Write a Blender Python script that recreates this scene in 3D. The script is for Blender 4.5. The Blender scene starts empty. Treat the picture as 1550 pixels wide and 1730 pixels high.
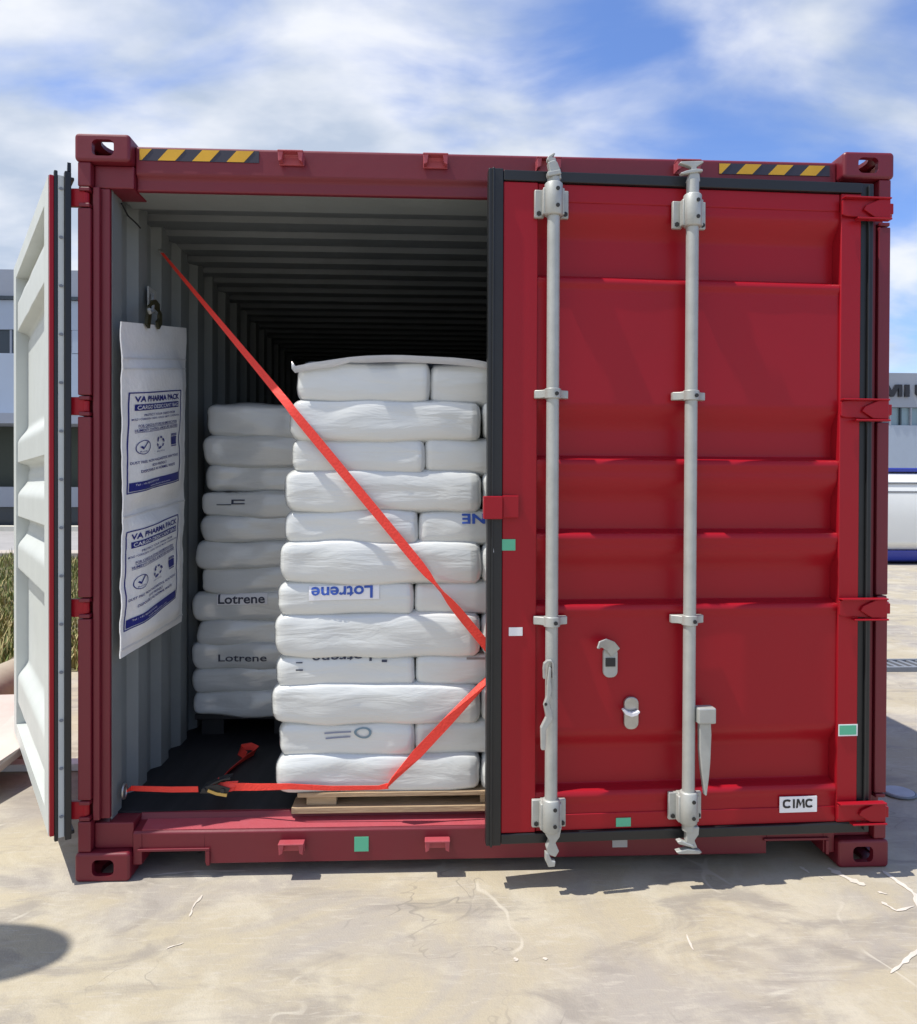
import bpy, bmesh, math, random
from mathutils import Vector, Matrix, noise
from mathutils.bvhtree import BVHTree
random.seed(7)
S = bpy.context.scene
COL = S.collection
R = math.radians

# ------------------------------------------------------------------ camera
FPX, CX, CY = 1300.0, 775.0, 835.0            # focal length and principal point, photo pixels
CAM = Vector((-0.2357, -2.6189, 1.3264))
FW = Vector((0.04503, 0.99895, -0.00798)).normalized()
_roll = 0.003687
_r = Vector((FW.y, -FW.x, 0)).normalized(); _u = _r.cross(FW)
RT = (_r*math.cos(_roll) + _u*math.sin(_roll)).normalized()
UP = (_u*math.cos(_roll) - _r*math.sin(_roll)).normalized()
cd = bpy.data.cameras.new('camera'); cam = bpy.data.objects.new('camera', cd); COL.objects.link(cam)
cam.matrix_world = Matrix(((RT.x, UP.x, -FW.x, CAM.x), (RT.y, UP.y, -FW.y, CAM.y), (RT.z, UP.z, -FW.z, CAM.z), (0, 0, 0, 1)))
cd.sensor_fit = 'HORIZONTAL'; cd.sensor_width = 36; cd.lens = 36*FPX/1550
cd.shift_y = -(865-CY)/1550
cd.clip_start = 0.05; cd.clip_end = 2000
S.camera = cam

def ray(px, py): return FW + RT*((px-CX)/FPX) - UP*((py-CY)/FPX)
def at(px, py, Y):                                # measure a point of the photo on the plane y = Y
    d = ray(px, py); return CAM + d*((Y-CAM.y)/d.y)
def atx(px, py, X):
    d = ray(px, py); return CAM + d*((X-CAM.x)/d.x)
def atz(px, py, Z):
    d = ray(px, py); return CAM + d*((Z-CAM.z)/d.z)

# ------------------------------------------------------------------ sky, sun, exposure
SUN_EL, SUN_FRONT = 66.0, 10.0                     # sun high on the left, a touch in front of the doors
W = bpy.data.worlds.new('World'); S.world = W; W.use_nodes = True
nt = W.node_tree; N = nt.nodes; L = nt.links
for n in list(N): N.remove(n)
out = N.new('ShaderNodeOutputWorld'); bg = N.new('ShaderNodeBackground'); bg.inputs['Strength'].default_value = 0.11
sky = N.new('ShaderNodeTexSky'); sky.sky_type = 'NISHITA'; sky.sun_disc = False
sky.sun_elevation = R(SUN_EL); sky.sun_rotation = R(270-SUN_FRONT); sky.air_density = 1.0; sky.dust_density = 0.4; sky.ozone_density = 2.5
tc = N.new('ShaderNodeTexCoord'); sep = N.new('ShaderNodeSeparateXYZ'); L.new(tc.outputs['Generated'], sep.inputs[0])
def mth(op, a, b=None, c=None, clamp=False):
    m = N.new('ShaderNodeMath'); m.operation = op; m.use_clamp = clamp
    for i, v in enumerate((a, b, c)):
        if v is None: continue
        if isinstance(v, (int, float)): m.inputs[i].default_value = v
        else: L.new(v, m.inputs[i])
    return m.outputs[0]
zz = mth('MAXIMUM', sep.outputs['Z'], 0.0)
den = mth('ADD', zz, 0.32)
cu = mth('DIVIDE', sep.outputs['X'], den); cv = mth('DIVIDE', sep.outputs['Y'], den)
cmb = N.new('ShaderNodeCombineXYZ'); L.new(cu, cmb.inputs[0]); L.new(cv, cmb.inputs[1])
n1 = N.new('ShaderNodeTexNoise'); n1.inputs['Scale'].default_value = 2.5; n1.inputs['Detail'].default_value = 7; n1.inputs['Roughness'].default_value = 0.5
n1.inputs['Distortion'].default_value = 0.35
mp = N.new('ShaderNodeMapping'); mp.inputs['Location'].default_value = (5.3, 2.2, 0); mp.inputs['Scale'].default_value = (1.0, 1.5, 1)
L.new(cmb.outputs[0], mp.inputs[0]); L.new(mp.outputs[0], n1.inputs['Vector'])
bias = mth('MULTIPLY', sep.outputs['X'], -0.22)           # more cloud to the left
hz = mth('MULTIPLY', mth('SUBTRACT', 0.30, zz), 0.15)
dens = mth('ADD', mth('ADD', n1.outputs['Fac'], bias), hz)
ramp = N.new('ShaderNodeMapRange'); ramp.interpolation_type = 'SMOOTHSTEP'
ramp.inputs['From Min'].default_value = 0.26; ramp.inputs['From Max'].default_value = 0.62; L.new(dens, ramp.inputs['Value'])
cloudc = N.new('ShaderNodeMix'); cloudc.data_type = 'RGBA'
cloudc.inputs['A'].default_value = (3.9, 4.5, 5.4, 1); cloudc.inputs['B'].default_value = (6.9, 7.05, 7.3, 1)
n2 = N.new('ShaderNodeTexNoise'); n2.inputs['Scale'].default_value = 3.3; n2.inputs['Detail'].default_value = 5; L.new(mp.outputs[0], n2.inputs['Vector'])
r2 = N.new('ShaderNodeMapRange'); r2.inputs['From Min'].default_value = 0.38; r2.inputs['From Max'].default_value = 0.62; L.new(n2.outputs['Fac'], r2.inputs['Value'])
L.new(r2.outputs['Result'], cloudc.inputs['Factor'])
blue = N.new('ShaderNodeMix'); blue.data_type = 'RGBA'; blue.blend_type = 'MULTIPLY'; blue.inputs['Factor'].default_value = 1.0
blue.inputs['B'].default_value = (1.02, 1.15, 1.50, 1); L.new(sky.outputs[0], blue.inputs['A'])
mx = N.new('ShaderNodeMix'); mx.data_type = 'RGBA'
L.new(mth('MULTIPLY', ramp.outputs['Result'], 0.93), mx.inputs['Factor']); L.new(blue.outputs['Result'], mx.inputs['A']); L.new(cloudc.outputs['Result'], mx.inputs['B'])
L.new(mx.outputs['Result'], bg.inputs['Color']); L.new(bg.outputs[0], out.inputs[0])

sd = bpy.data.lights.new('sun', 'SUN'); sd.energy = 4.2; sd.angle = R(0.5); sd.color = (1, 0.95, 0.87)
sun = bpy.data.objects.new('sun', sd); COL.objects.link(sun)
ld = Vector((math.cos(R(SUN_EL))*math.cos(R(SUN_FRONT)), math.cos(R(SUN_EL))*math.sin(R(SUN_FRONT)), -math.sin(R(SUN_EL))))
sun.rotation_euler = ld.to_track_quat('-Z', 'Y').to_euler(); sun.location = (-6, 0, 12)
S.view_settings.view_transform = 'Standard'; S.view_settings.look = 'None'; S.view_settings.gamma = 1
S.view_settings.exposure = 0.36
S.render.engine = 'CYCLES'
S.cycles.max_bounces = 10; S.cycles.diffuse_bounces = 3

# ------------------------------------------------------------------ materials
def mat(name, col, rough=0.5, metal=0.0, var=0.0, vscale=4.0, dirt=None, bump=0.0, bscale=60.0, coat=0.0, sss=0.0, stretch=(1, 1, 1)):
    m = bpy.data.materials.new(name); m.use_nodes = True
    t = m.node_tree; b = t.nodes['Principled BSDF']
    b.inputs['Base Color'].default_value = (*col, 1); b.inputs['Roughness'].default_value = rough; b.inputs['Metallic'].default_value = metal
    if coat: b.inputs['Coat Weight'].default_value = coat; b.inputs['Coat Roughness'].default_value = 0.15
    if sss:
        b.inputs['Subsurface Weight'].default_value = sss; b.inputs['Subsurface Radius'].default_value = (0.03, 0.03, 0.03)
    tcn = t.nodes.new('ShaderNodeTexCoord'); mpn = t.nodes.new('ShaderNodeMapping'); mpn.inputs['Scale'].default_value = stretch
    t.links.new(tcn.outputs['Object'], mpn.inputs[0])
    if var:
        nz = t.nodes.new('ShaderNodeTexNoise'); nz.inputs['Scale'].default_value = vscale; nz.inputs['Detail'].default_value = 8; nz.inputs['Roughness'].default_value = 0.65
        t.links.new(mpn.outputs[0], nz.inputs['Vector'])
        rm = t.nodes.new('ShaderNodeMapRange'); rm.inputs['From Min'].default_value = 0.3; rm.inputs['From Max'].default_value = 0.72
        t.links.new(nz.outputs['Fac'], rm.inputs['Value'])
        mxn = t.nodes.new('ShaderNodeMix'); mxn.data_type = 'RGBA'
        d = dirt or tuple(c*(1-var) for c in col)
        mxn.inputs['A'].default_value = (*d, 1) if dirt is None else (*[c*(1-var)+e*var for c, e in zip(col, dirt)], 1)
        mxn.inputs['B'].default_value = (*col, 1)
        t.links.new(rm.outputs['Result'], mxn.inputs['Factor']); t.links.new(mxn.outputs['Result'], b.inputs['Base Color'])
        rr = t.nodes.new('ShaderNodeMapRange'); rr.inputs['To Min'].default_value = min(1, rough*1.3); rr.inputs['To Max'].default_value = rough*0.85
        t.links.new(nz.outputs['Fac'], rr.inputs['Value']); t.links.new(rr.outputs['Result'], b.inputs['Roughness'])
    if bump:
        nb = t.nodes.new('ShaderNodeTexNoise'); nb.inputs['Scale'].default_value = bscale; nb.inputs['Detail'].default_value = 5
        t.links.new(mpn.outputs[0], nb.inputs['Vector'])
        bn = t.nodes.new('ShaderNodeBump'); bn.inputs['Strength'].default_value = bump; bn.inputs['Distance'].default_value = 0.01
        t.links.new(nb.outputs['Fac'], bn.inputs['Height']); t.links.new(bn.outputs['Normal'], b.inputs['Normal'])
    return m
M = {}
M['red'] = mat('red_paint', (0.325, 0.0062, 0.0155), 0.31, var=0.15, vscale=3.0, dirt=(0.20, 0.02, 0.02), bump=0.06, bscale=9)
M['red'].node_tree.nodes['Principled BSDF'].inputs['Specular IOR Level'].default_value = 0.28
M['frame'] = mat('frame_maroon', (0.165, 0.008, 0.020), 0.40, var=0.35, vscale=5, dirt=(0.13, 0.02, 0.026), bump=0.08, bscale=20)
M['sunlit'] = mat('sunlit_red_paint', (0.38, 0.075, 0.095), 0.45, var=0.45, vscale=14, dirt=(0.34, 0.02, 0.03), bump=0.15, bscale=40)  # paler red with the pink of sunlight put into the colour
M['grey'] = mat('grey_lining', (0.24, 0.26, 0.258), 0.5, var=0.18, vscale=2.5, bump=0.05, bscale=12)
M['white'] = mat('white_lining', (0.55, 0.585, 0.565), 0.45, var=0.14, vscale=3, bump=0.04, bscale=12)
M['rubber'] = mat('black_rubber', (0.012, 0.014, 0.016), 0.38, var=0.3, vscale=6)
M['steel'] = mat('galvanised_steel', (0.46, 0.475, 0.45), 0.42, metal=0.25, var=0.22, vscale=14, bump=0.05, bscale=40)
M['bolt'] = mat('dark_bolt', (0.02, 0.02, 0.02), 0.6)
M['chrome'] = mat('bare_steel', (0.5, 0.5, 0.48), 0.3, metal=0.8, var=0.3, vscale=20)
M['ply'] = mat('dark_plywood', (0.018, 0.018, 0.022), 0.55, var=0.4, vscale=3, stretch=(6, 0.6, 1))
M['yellow'] = mat('hazard_yellow', (0.72, 0.40, 0.02), 0.45, var=0.15, vscale=12)
M['hazblack'] = mat('hazard_black', (0.03, 0.03, 0.05), 0.5)
M['bag'] = mat('white_film', (0.66, 0.68, 0.665), 0.17, var=0.09, vscale=3.5, coat=1.0, stretch=(0.6, 1, 3.2))
_t = M['bag'].node_tree; _b = _t.nodes['Principled BSDF']; _c = _t.nodes.new('ShaderNodeTexCoord'); _prev = None     # crinkled film: long folds and fine crinkle
for sc_, st_, dist_, strength, dd_ in ((5.0, (0.8, 1, 3.5), 0.6, .45, .016), (14.0, (0.6, 1, 1.8), 1.4, .07, .005), (42.0, (1.4, 1, .7), 1.5, .05, .003)):
    _m = _t.nodes.new('ShaderNodeMapping'); _m.inputs['Scale'].default_value = st_; _n = _t.nodes.new('ShaderNodeTexNoise'); _n.inputs['Scale'].default_value = sc_; _n.inputs['Detail'].default_value = 4; _n.inputs['Distortion'].default_value = dist_
    _t.links.new(_c.outputs['Object'], _m.inputs[0]); _t.links.new(_m.outputs[0], _n.inputs['Vector'])
    _bp = _t.nodes.new('ShaderNodeBump'); _bp.inputs['Strength'].default_value = strength; _bp.inputs['Distance'].default_value = dd_; _t.links.new(_n.outputs['Fac'], _bp.inputs['Height'])
    if _prev: _t.links.new(_prev, _bp.inputs['Normal'])
    _prev = _bp.outputs['Normal']
_t.links.new(_prev, _b.inputs['Normal'])
M['film'] = mat('clear_film', (0.62, 0.64, 0.67), 0.2, coat=0.5, bump=0.3, bscale=12)
M['film'].node_tree.nodes['Principled BSDF'].inputs['Alpha'].default_value = 0.62
M['ink'] = mat('blue_ink', (0.03, 0.09, 0.42), 0.45)
M['inkdark'] = mat('dark_ink', (0.035, 0.04, 0.07), 0.5)
M['paper'] = mat('label_white', (0.80, 0.80, 0.82), 0.45)
M['cloth'] = mat('desiccant_cloth', (0.88, 0.87, 0.84), 0.75, var=0.08, vscale=9, bump=0.25, bscale=45)
M['seam'] = mat('seam_white', (.70, .69, .67), .8)
M['navy'] = mat('navy_print', (0.014, 0.018, 0.19), 0.6)
M['strap'] = mat('orange_strap', (0.90, 0.055, 0.035), 0.55, var=0.1, vscale=30, bump=0.3, bscale=150)
M['wood'] = mat('pallet_wood', (0.50, 0.36, 0.22), 0.75, var=0.35, vscale=5, bump=0.25, bscale=20, stretch=(1, 8, 8))
M['black'] = mat('black_plastic_and_shade', (0.012, 0.012, 0.014), 0.5)  # black plastic, also the painted shade under the rear stack
M['green'] = mat('green_label', (0.10, 0.45, 0.28), 0.4)
M['letter'] = mat('sign_black', (0.015, 0.015, 0.02), 0.4)
M['wall1'] = mat('panel_grey', (0.30, 0.335, 0.40), 0.5, var=0.08, vscale=0.6)
M['wall2'] = mat('panel_pale', (0.38, 0.45, 0.55), 0.5, var=0.08, vscale=0.6)
M['darkglass'] = mat('dark_glass', (0.03, 0.045, 0.06), 0.15)
M['darkbay'] = mat('dark_bay', (0.035, 0.045, 0.035), 0.7)
M['concrete'] = mat('pale_concrete', (0.50, 0.44, 0.38), 0.85, var=0.2, vscale=3, bump=0.3, bscale=30)
M['tan'] = mat('tan_pipe', (0.42, 0.36, 0.27), 0.8, var=0.25, vscale=4, bump=0.2, bscale=20)
M['tankwhite'] = mat('tank_white', (0.78, 0.80, 0.78), 0.3, var=0.06, vscale=1)
M['tankblue'] = mat('tank_blue', (0.03, 0.05, 0.35), 0.35)
M['iron'] = mat('cast_iron', (0.20, 0.22, 0.25), 0.6, var=0.2, vscale=10)

# ------------------------------------------------------------------ mesh helpers
class MB:
    def __init__(s): s.bm = bmesh.new(); s.mi = 0
    def face(s, pts):
        f = s.bm.faces.new([s.bm.verts.new(p) for p in pts]); f.material_index = s.mi; return f
    def box(s, x0, x1, y0, y1, z0, z1):
        v = [s.bm.verts.new((x, y, z)) for x in (x0, x1) for y in (y0, y1) for z in (z0, z1)]
        for q in ((0, 1, 3, 2), (4, 6, 7, 5), (0, 4, 5, 1), (2, 3, 7, 6), (0, 2, 6, 4), (1, 5, 7, 3)):
            f = s.bm.faces.new([v[i] for i in q]); f.material_index = s.mi
        return s
    def prism(s, poly, a, b, axis='x', caps=True):
        def mk(p, t): return {'x': (t, p[0], p[1]), 'y': (p[0], t, p[1]), 'z': (p[0], p[1], t)}[axis]
        A = [s.bm.verts.new(mk(p, a)) for p in poly]; B = [s.bm.verts.new(mk(p, b)) for p in poly]; n = len(poly)
        for i in range(n):
            f = s.bm.faces.new((A[i], A[(i+1) % n], B[(i+1) % n], B[i])); f.material_index = s.mi
        if caps:
            for c in (A[::-1], B):
                f = s.bm.faces.new(c); f.material_index = s.mi
        return s
    def sheet(s, line, a, b, axis='x'):           # open profile swept
        def mk(p, t): return {'x': (t, p[0], p[1]), 'y': (p[0], t, p[1]), 'z': (p[0], p[1], t)}[axis]
        A = [s.bm.verts.new(mk(p, a)) for p in line]; B = [s.bm.verts.new(mk(p, b)) for p in line]
        for i in range(len(line)-1):
            f = s.bm.faces.new((A[i], A[i+1], B[i+1], B[i])); f.material_index = s.mi
        return s
    def tube(s, path, r, n=14, caps=True, rs=None):
        path = [Vector(p) for p in path]; rings = []; prev = None
        for i, p in enumerate(path):
            t = (path[min(i+1, len(path)-1)] - path[max(i-1, 0)]).normalized()
            if prev is None:
                a = t.cross(Vector((0, 1, 0)) if abs(t.y) < 0.9 else Vector((1, 0, 0))).normalized()
            else: a = (prev - t*prev.dot(t)).normalized()
            prev = a; b = t.cross(a); rr = rs[i] if rs else r
            rings.append([s.bm.verts.new(p + (a*math.cos(2*math.pi*k/n) + b*math.sin(2*math.pi*k/n))*rr) for k in range(n)])
        for i in range(len(rings)-1):
            for k in range(n):
                f = s.bm.faces.new((rings[i][k], rings[i][(k+1) % n], rings[i+1][(k+1) % n], rings[i+1][k])); f.material_index = s.mi
        if caps:
            for c in (rings[0][::-1], rings[-1]):
                f = s.bm.faces.new(c); f.material_index = s.mi
        return s
    def ribbon(s, path, w, th, side):              # flat webbing along a path; side = across direction(s)
        path = [Vector(p) for p in path]; rings = []
        for i, p in enumerate(path):
            t = (path[min(i+1, len(path)-1)] - path[max(i-1, 0)]).normalized()
            sd_ = Vector(side[i] if isinstance(side, list) else side); a = (sd_ - t*sd_.dot(t)).normalized(); n = t.cross(a)
            ww = w[i] if isinstance(w, list) else w
            rings.append([s.bm.verts.new(p + a*ww/2*sx + n*th/2*sn) for sx, sn in ((-1, -1), (1, -1), (1, 1), (-1, 1))])
        for i in range(len(rings)-1):
            for k in range(4):
                s.bm.faces.new((rings[i][k], rings[i][(k+1) % 4], rings[i+1][(k+1) % 4], rings[i+1][k])).material_index = s.mi
        s.bm.faces.new(rings[0][::-1]); s.bm.faces.new(rings[-1])
        return s
    def rot(s, mtx):
        bmesh.ops.transform(s.bm, matrix=mtx, verts=s.bm.verts); return s
    def build(s, name, m, parent=None, smooth=None, bevel=0.0, seg=2):
        bmesh.ops.recalc_face_normals(s.bm, faces=s.bm.faces)
        me = bpy.data.meshes.new(name); s.bm.to_mesh(me); s.bm.free()
        for mm in (m if isinstance(m, (list, tuple)) else [m]): me.materials.append(mm)
        o = bpy.data.objects.new(name, me); COL.objects.link(o)
        if parent is not None: o.parent = parent
        if smooth is not None:
            me.polygons.foreach_set('use_smooth', [True]*len(me.polygons)); me.set_sharp_from_angle(angle=R(smooth))
        if bevel:
            b = o.modifiers.new('bevel', 'BEVEL'); b.width = bevel; b.segments = seg; b.limit_method = 'ANGLE'; b.angle_limit = R(40)
            b.harden_normals = False
        return o
def empty(name, loc=(0, 0, 0)):
    o = bpy.data.objects.new(name, None); COL.objects.link(o); o.location = loc; o.empty_display_size = 0.1; return o
def tag(o, label=None, cat=None, group=None, kind=None):
    if label: o['label'] = label
    if cat: o['category'] = cat
    if group: o['group'] = group
    if kind: o['kind'] = kind
    return o
def bool_cut(o, cutters):                           # carve holes, then bake the mesh
    for c in cutters:
        b = o.modifiers.new('cut', 'BOOLEAN'); b.operation = 'DIFFERENCE'; b.object = c; b.solver = 'EXACT'
    dg = bpy.context.evaluated_depsgraph_get(); me = bpy.data.meshes.new_from_object(o.evaluated_get(dg), depsgraph=dg)
    o.modifiers.clear(); old = o.data; o.data = me; me.name = old.name; bpy.data.meshes.remove(old)
    for c in cutters:
        d = c.data; bpy.data.objects.remove(c); bpy.data.meshes.remove(d)
    return o
def text2d(s, bold=0.0):                            # glyph outlines as vertices (0..1 box) and faces
    cu_ = bpy.data.curves.new('t', 'FONT'); cu_.body = s; cu_.fill_mode = 'FRONT'; cu_.offset = bold; cu_.resolution_u = 3
    o = bpy.data.objects.new('t', cu_); COL.objects.link(o)
    dg = bpy.context.evaluated_depsgraph_get(); me = o.evaluated_get(dg).to_mesh()
    vs = [tuple(v.co[:2]) for v in me.vertices]; fs = [tuple(p.vertices) for p in me.polygons]
    o.evaluated_get(dg).to_mesh_clear(); bpy.data.objects.remove(o); bpy.data.curves.remove(cu_)
    x0 = min(v[0] for v in vs); x1 = max(v[0] for v in vs); y0 = min(v[1] for v in vs); y1 = max(v[1] for v in vs)
    return [((v[0]-x0)/(x1-x0), (v[1]-y0)/(y1-y0)) for v in vs], fs
def put_text(mb, s, fn, u0, u1, v0, v1, bold=0.0):  # fn maps (u, v) on the surface to a point
    vs, fs = text2d(s, bold)
    V = [mb.bm.verts.new(fn(u0+(u1-u0)*a, v0+(v1-v0)*b)) for a, b in vs]
    for f in fs:
        try: mb.bm.faces.new([V[i] for i in f]).material_index = mb.mi
        except ValueError: pass
def rrect(x0, x1, z0, z1, r, n=5):
    P = []
    for cx, cz, a0 in ((x1-r, z1-r, 0), (x0+r, z1-r, 90), (x0+r, z0+r, 180), (x1-r, z0+r, 270)):
        for k in range(n+1):
            a = R(a0+90*k/n); P.append((cx+r*math.cos(a), cz+r*math.sin(a)))
    return P

# ------------------------------------------------------------------ ground and yard
def ground_mat():
    m = bpy.data.materials.new('yard_concrete'); m.use_nodes = True; t = m.node_tree; b = t.nodes['Principled BSDF']; b.inputs['Roughness'].default_value = 0.85
    def nz(scale, detail, rough=0.6, st=(1, 1, 1), dist=0.0, rotz=0):
        c = t.nodes.new('ShaderNodeTexCoord'); p = t.nodes.new('ShaderNodeMapping'); p.inputs['Scale'].default_value = st; p.inputs['Rotation'].default_value = (0, 0, R(rotz))
        n = t.nodes.new('ShaderNodeTexNoise'); n.inputs['Scale'].default_value = scale; n.inputs['Detail'].default_value = detail; n.inputs['Roughness'].default_value = rough; n.inputs['Distortion'].default_value = dist
        t.links.new(c.outputs['Object'], p.inputs[0]); t.links.new(p.outputs[0], n.inputs['Vector']); return n.outputs['Fac']
    def rg(v, a, b_, c=0.0, d=1.0):
        n = t.nodes.new('ShaderNodeMapRange'); n.interpolation_type = 'SMOOTHSTEP'
        for k, x in zip(('From Min', 'From Max', 'To Min', 'To Max'), (a, b_, c, d)): n.inputs[k].default_value = x
        t.links.new(v, n.inputs['Value']); return n.outputs['Result']
    def mixc(f, A, B, blend='MIX'):
        n = t.nodes.new('ShaderNodeMix'); n.data_type = 'RGBA'; n.blend_type = blend
        t.links.new(f, n.inputs['Factor'])
        for k, x in (('A', A), ('B', B)):
            if isinstance(x, tuple): n.inputs[k].default_value = (*x, 1)
            else: t.links.new(x, n.inputs[k])
        return n.outputs['Result']
    c = mixc(rg(nz(0.9, 6, 0.6, dist=1.2), 0.42, 0.60), (0.40, 0.35, 0.250), (0.335, 0.305, 0.265))
    c = mixc(rg(nz(3.0, 8, 0.65, dist=0.8), 0.45, 0.68, 0, 0.8), c, (0.47, 0.43, 0.34))
    c = mixc(rg(nz(2.0, 6, 0.6, st=(1.0, 2.2, 1), dist=1.2, rotz=28), 0.50, 0.68, 0, 0.7), c, (0.245, 0.22, 0.19))
    c = mixc(rg(nz(9, 6, 0.65, st=(1, 6.5, 1), rotz=-38, dist=0.9), 0.53, 0.68, 0, 0.5), c, (0.46, 0.42, 0.35))   # trowel and tyre scuffs
    c = mixc(rg(nz(60, 5, 0.7), 0.45, 0.75, 0, 0.22), c, (0.24, 0.22, 0.20))
    def ridge(scale, width, dist, rotz=0):
        s1 = t.nodes.new('ShaderNodeMath'); s1.operation = 'SUBTRACT'; s1.inputs[1].default_value = 0.5; t.links.new(nz(scale, 3, 0.5, dist=dist, rotz=rotz), s1.inputs[0])
        s2 = t.nodes.new('ShaderNodeMath'); s2.operation = 'ABSOLUTE'; t.links.new(s1.outputs[0], s2.inputs[0]); return rg(s2.outputs[0], width, width*.25)
    def times(a, b_):
        m_ = t.nodes.new('ShaderNodeMath'); m_.operation = 'MULTIPLY'; t.links.new(a, m_.inputs[0]); t.links.new(b_, m_.inputs[1]); return m_.outputs[0]
    c = mixc(times(ridge(1.4, .010, .6, 50), rg(nz(2.3, 3), 0.50, 0.62, 0, .55)), c, (0.56, 0.52, 0.43))       # pale scrape marks
    c = mixc(times(ridge(2.6, .008, 1.0, 10), rg(nz(1.7, 3, rotz=70), 0.52, 0.64, 0, .5)), c, (0.17, 0.155, 0.135))   # dark hairlines
    t.links.new(c, b.inputs['Base Color'])
    h = t.nodes.new('ShaderNodeMath'); h.operation = 'ADD'; t.links.new(nz(160, 4), h.inputs[0]); t.links.new(nz(9, 6, 0.6, dist=0.6), h.inputs[1])
    bn = t.nodes.new('ShaderNodeBump'); bn.inputs['Strength'].default_value = 0.22; bn.inputs['Distance'].default_value = 0.010
    t.links.new(h.outputs[0], bn.inputs['Height']); t.links.new(bn.outputs['Normal'], b.inputs['Normal'])
    return m
M['yard'] = ground_mat()
g = MB(); g.face([(-600, -60, 0), (600, -60, 0), (600, 900, 0), (-600, 900, 0)])
tag(g.build('ground', M['yard']), kind='structure')

# pale paint spilled on the concrete
def blob_path(mb, pts, w, z=0.002):
    P = [atz(px, py, 0) for px, py in pts]; Lp, Rp = [], []
    n = len(P)
    for i, p in enumerate(P):
        t = (P[min(i+1, n-1)]-P[max(i-1, 0)]).normalized(); s_ = Vector((-t.y, t.x, 0)); ww = w*(0.35+random.random())*(0.3 if i in (0, n-1) else 1)
        Lp.append(mb.bm.verts.new((p.x+s_.x*ww, p.y+s_.y*ww, z))); Rp.append(mb.bm.verts.new((p.x-s_.x*ww, p.y-s_.y*ww, z)))
    for i in range(n-1): mb.bm.faces.new((Lp[i], Lp[i+1], Rp[i+1], Rp[i]))
def dense(pts, k=5, j=1.0):
    o = []
    for (a, b), (c, d) in zip(pts, pts[1:]):
        for i in range(k): o.append((a+(c-a)*i/k+random.uniform(-j, j), b+(d-b)*i/k+random.uniform(-j, j)*0.5))
    return o+[pts[-1]]
g = MB()
for pts, w in (([(1400, 1468), (1432, 1484), (1462, 1497)], 0.016), ([(1492, 1472), (1520, 1492), (1548, 1512), (1552, 1535)], 0.008),
               ([(1490, 1525), (1515, 1540), (1545, 1532)], 0.007), ([(1352, 1465), (1368, 1476)], 0.007), ([(1484, 1508), (1500, 1512)], 0.006),
               ([(1385, 1482), (1392, 1486)], 0.003), ([(320, 1550), (328, 1530), (342, 1513)], 0.004), 
               ([(280, 1604), (310, 1594)], 0.0025), ([(1505, 1645), (1530, 1625), (1552, 1605)], 0.006),
               ([(1160, 1580), (1172, 1606)], 0.003), 
               ([(868, 1621), (876, 1623)], 0.008), ([(918, 1620), (925, 1622)], 0.006), ([(250, 1480), (330, 1473), (420, 1472)], 0.004)):
    blob_path(g, dense(pts), w)
tag(g.build('paint_spills', mat('spill_white', (0.66, 0.60, 0.52), 0.7, var=0.2, vscale=20)), kind='structure')

# road and strips at the far left, with a kerb
g = MB(); a, b = atz(0, 940, 0).y, atz(0, 898, 0).y
g.face([(-60, a, .004), (-1.9, a, .004), (-1.9, b, .004), (-60, b, .004)])
tag(g.build('road', mat('road_grey', (0.36, 0.35, 0.34), 0.9, var=0.2, vscale=1.5)), kind='structure')
g = MB(); g.box(-60, -1.9, a-0.55, a, 0, 0.12)
tag(g.build('kerb', M['concrete'], bevel=0.02), kind='structure')
g = MB(); g.box(-60, -1.9, b, b+0.6, 0, 0.15)
tag(g.build('pavement', mat('pavement_cream', (0.62, 0.60, 0.52), 0.9, var=0.1)), kind='structure')
# grass plot
gy0, gy1 = 3.0, a-0.56
g = MB(); g.face([(-22, gy0, .004), (-1.75, gy0, .004), (-1.75, gy1, .004), (-22, gy1, .004)])
tag(g.build('soil', mat('soil', (0.16, 0.14, 0.07), 0.95, var=0.4, vscale=3)), kind='structure')
g = MB(); g.mi = 0
def grass(n, x0, x1, y0, y1, hmax):
    for i in range(n):
        x, y = random.uniform(x0, x1), random.uniform(y0, y1); h = random.uniform(.3, 1)*hmax*(0.6+0.8*noise.noise((x*1.3, y*1.3, 0)) if True else 1)
        h = max(h, 0.04); a_ = random.uniform(0, 6.28); w_ = random.uniform(.006, .014); dx, dy = math.cos(a_), math.sin(a_); ln = random.uniform(.1, .6)*h
        g.mi = random.choice((0, 0, 1, 1, 2))
        p0 = (x-dx*w_, y-dy*w_, 0); p1 = (x+dx*w_, y+dy*w_, 0); m0 = (x-dx*w_*.7+dy*ln*.35, y-dy*w_*.7-dx*ln*.35, h*.6); m1 = (x+dx*w_*.7+dy*ln*.35, y+dy*w_*.7-dx*ln*.35, h*.6)
        t_ = (x+dy*ln, y-dx*ln, h)
        va = [g.bm.verts.new(q) for q in (p0, p1, m1, m0, t_)]
        g.bm.faces.new(va[:4]).material_index = g.mi; g.bm.faces.new((va[3], va[2], va[4])).material_index = g.mi
grass(16000, -6.0, -1.8, gy0, 7.0, 0.22); grass(16000, -10.5, -1.8, 6.5, gy1, 0.26)
tag(g.build('grass', [mat('grass_green', (0.13, 0.17, 0.04), 0.7), mat('grass_olive', (0.26, 0.25, 0.08), 0.7), mat('grass_straw', (0.40, 0.33, 0.15), 0.8)]), kind='stuff')

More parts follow.
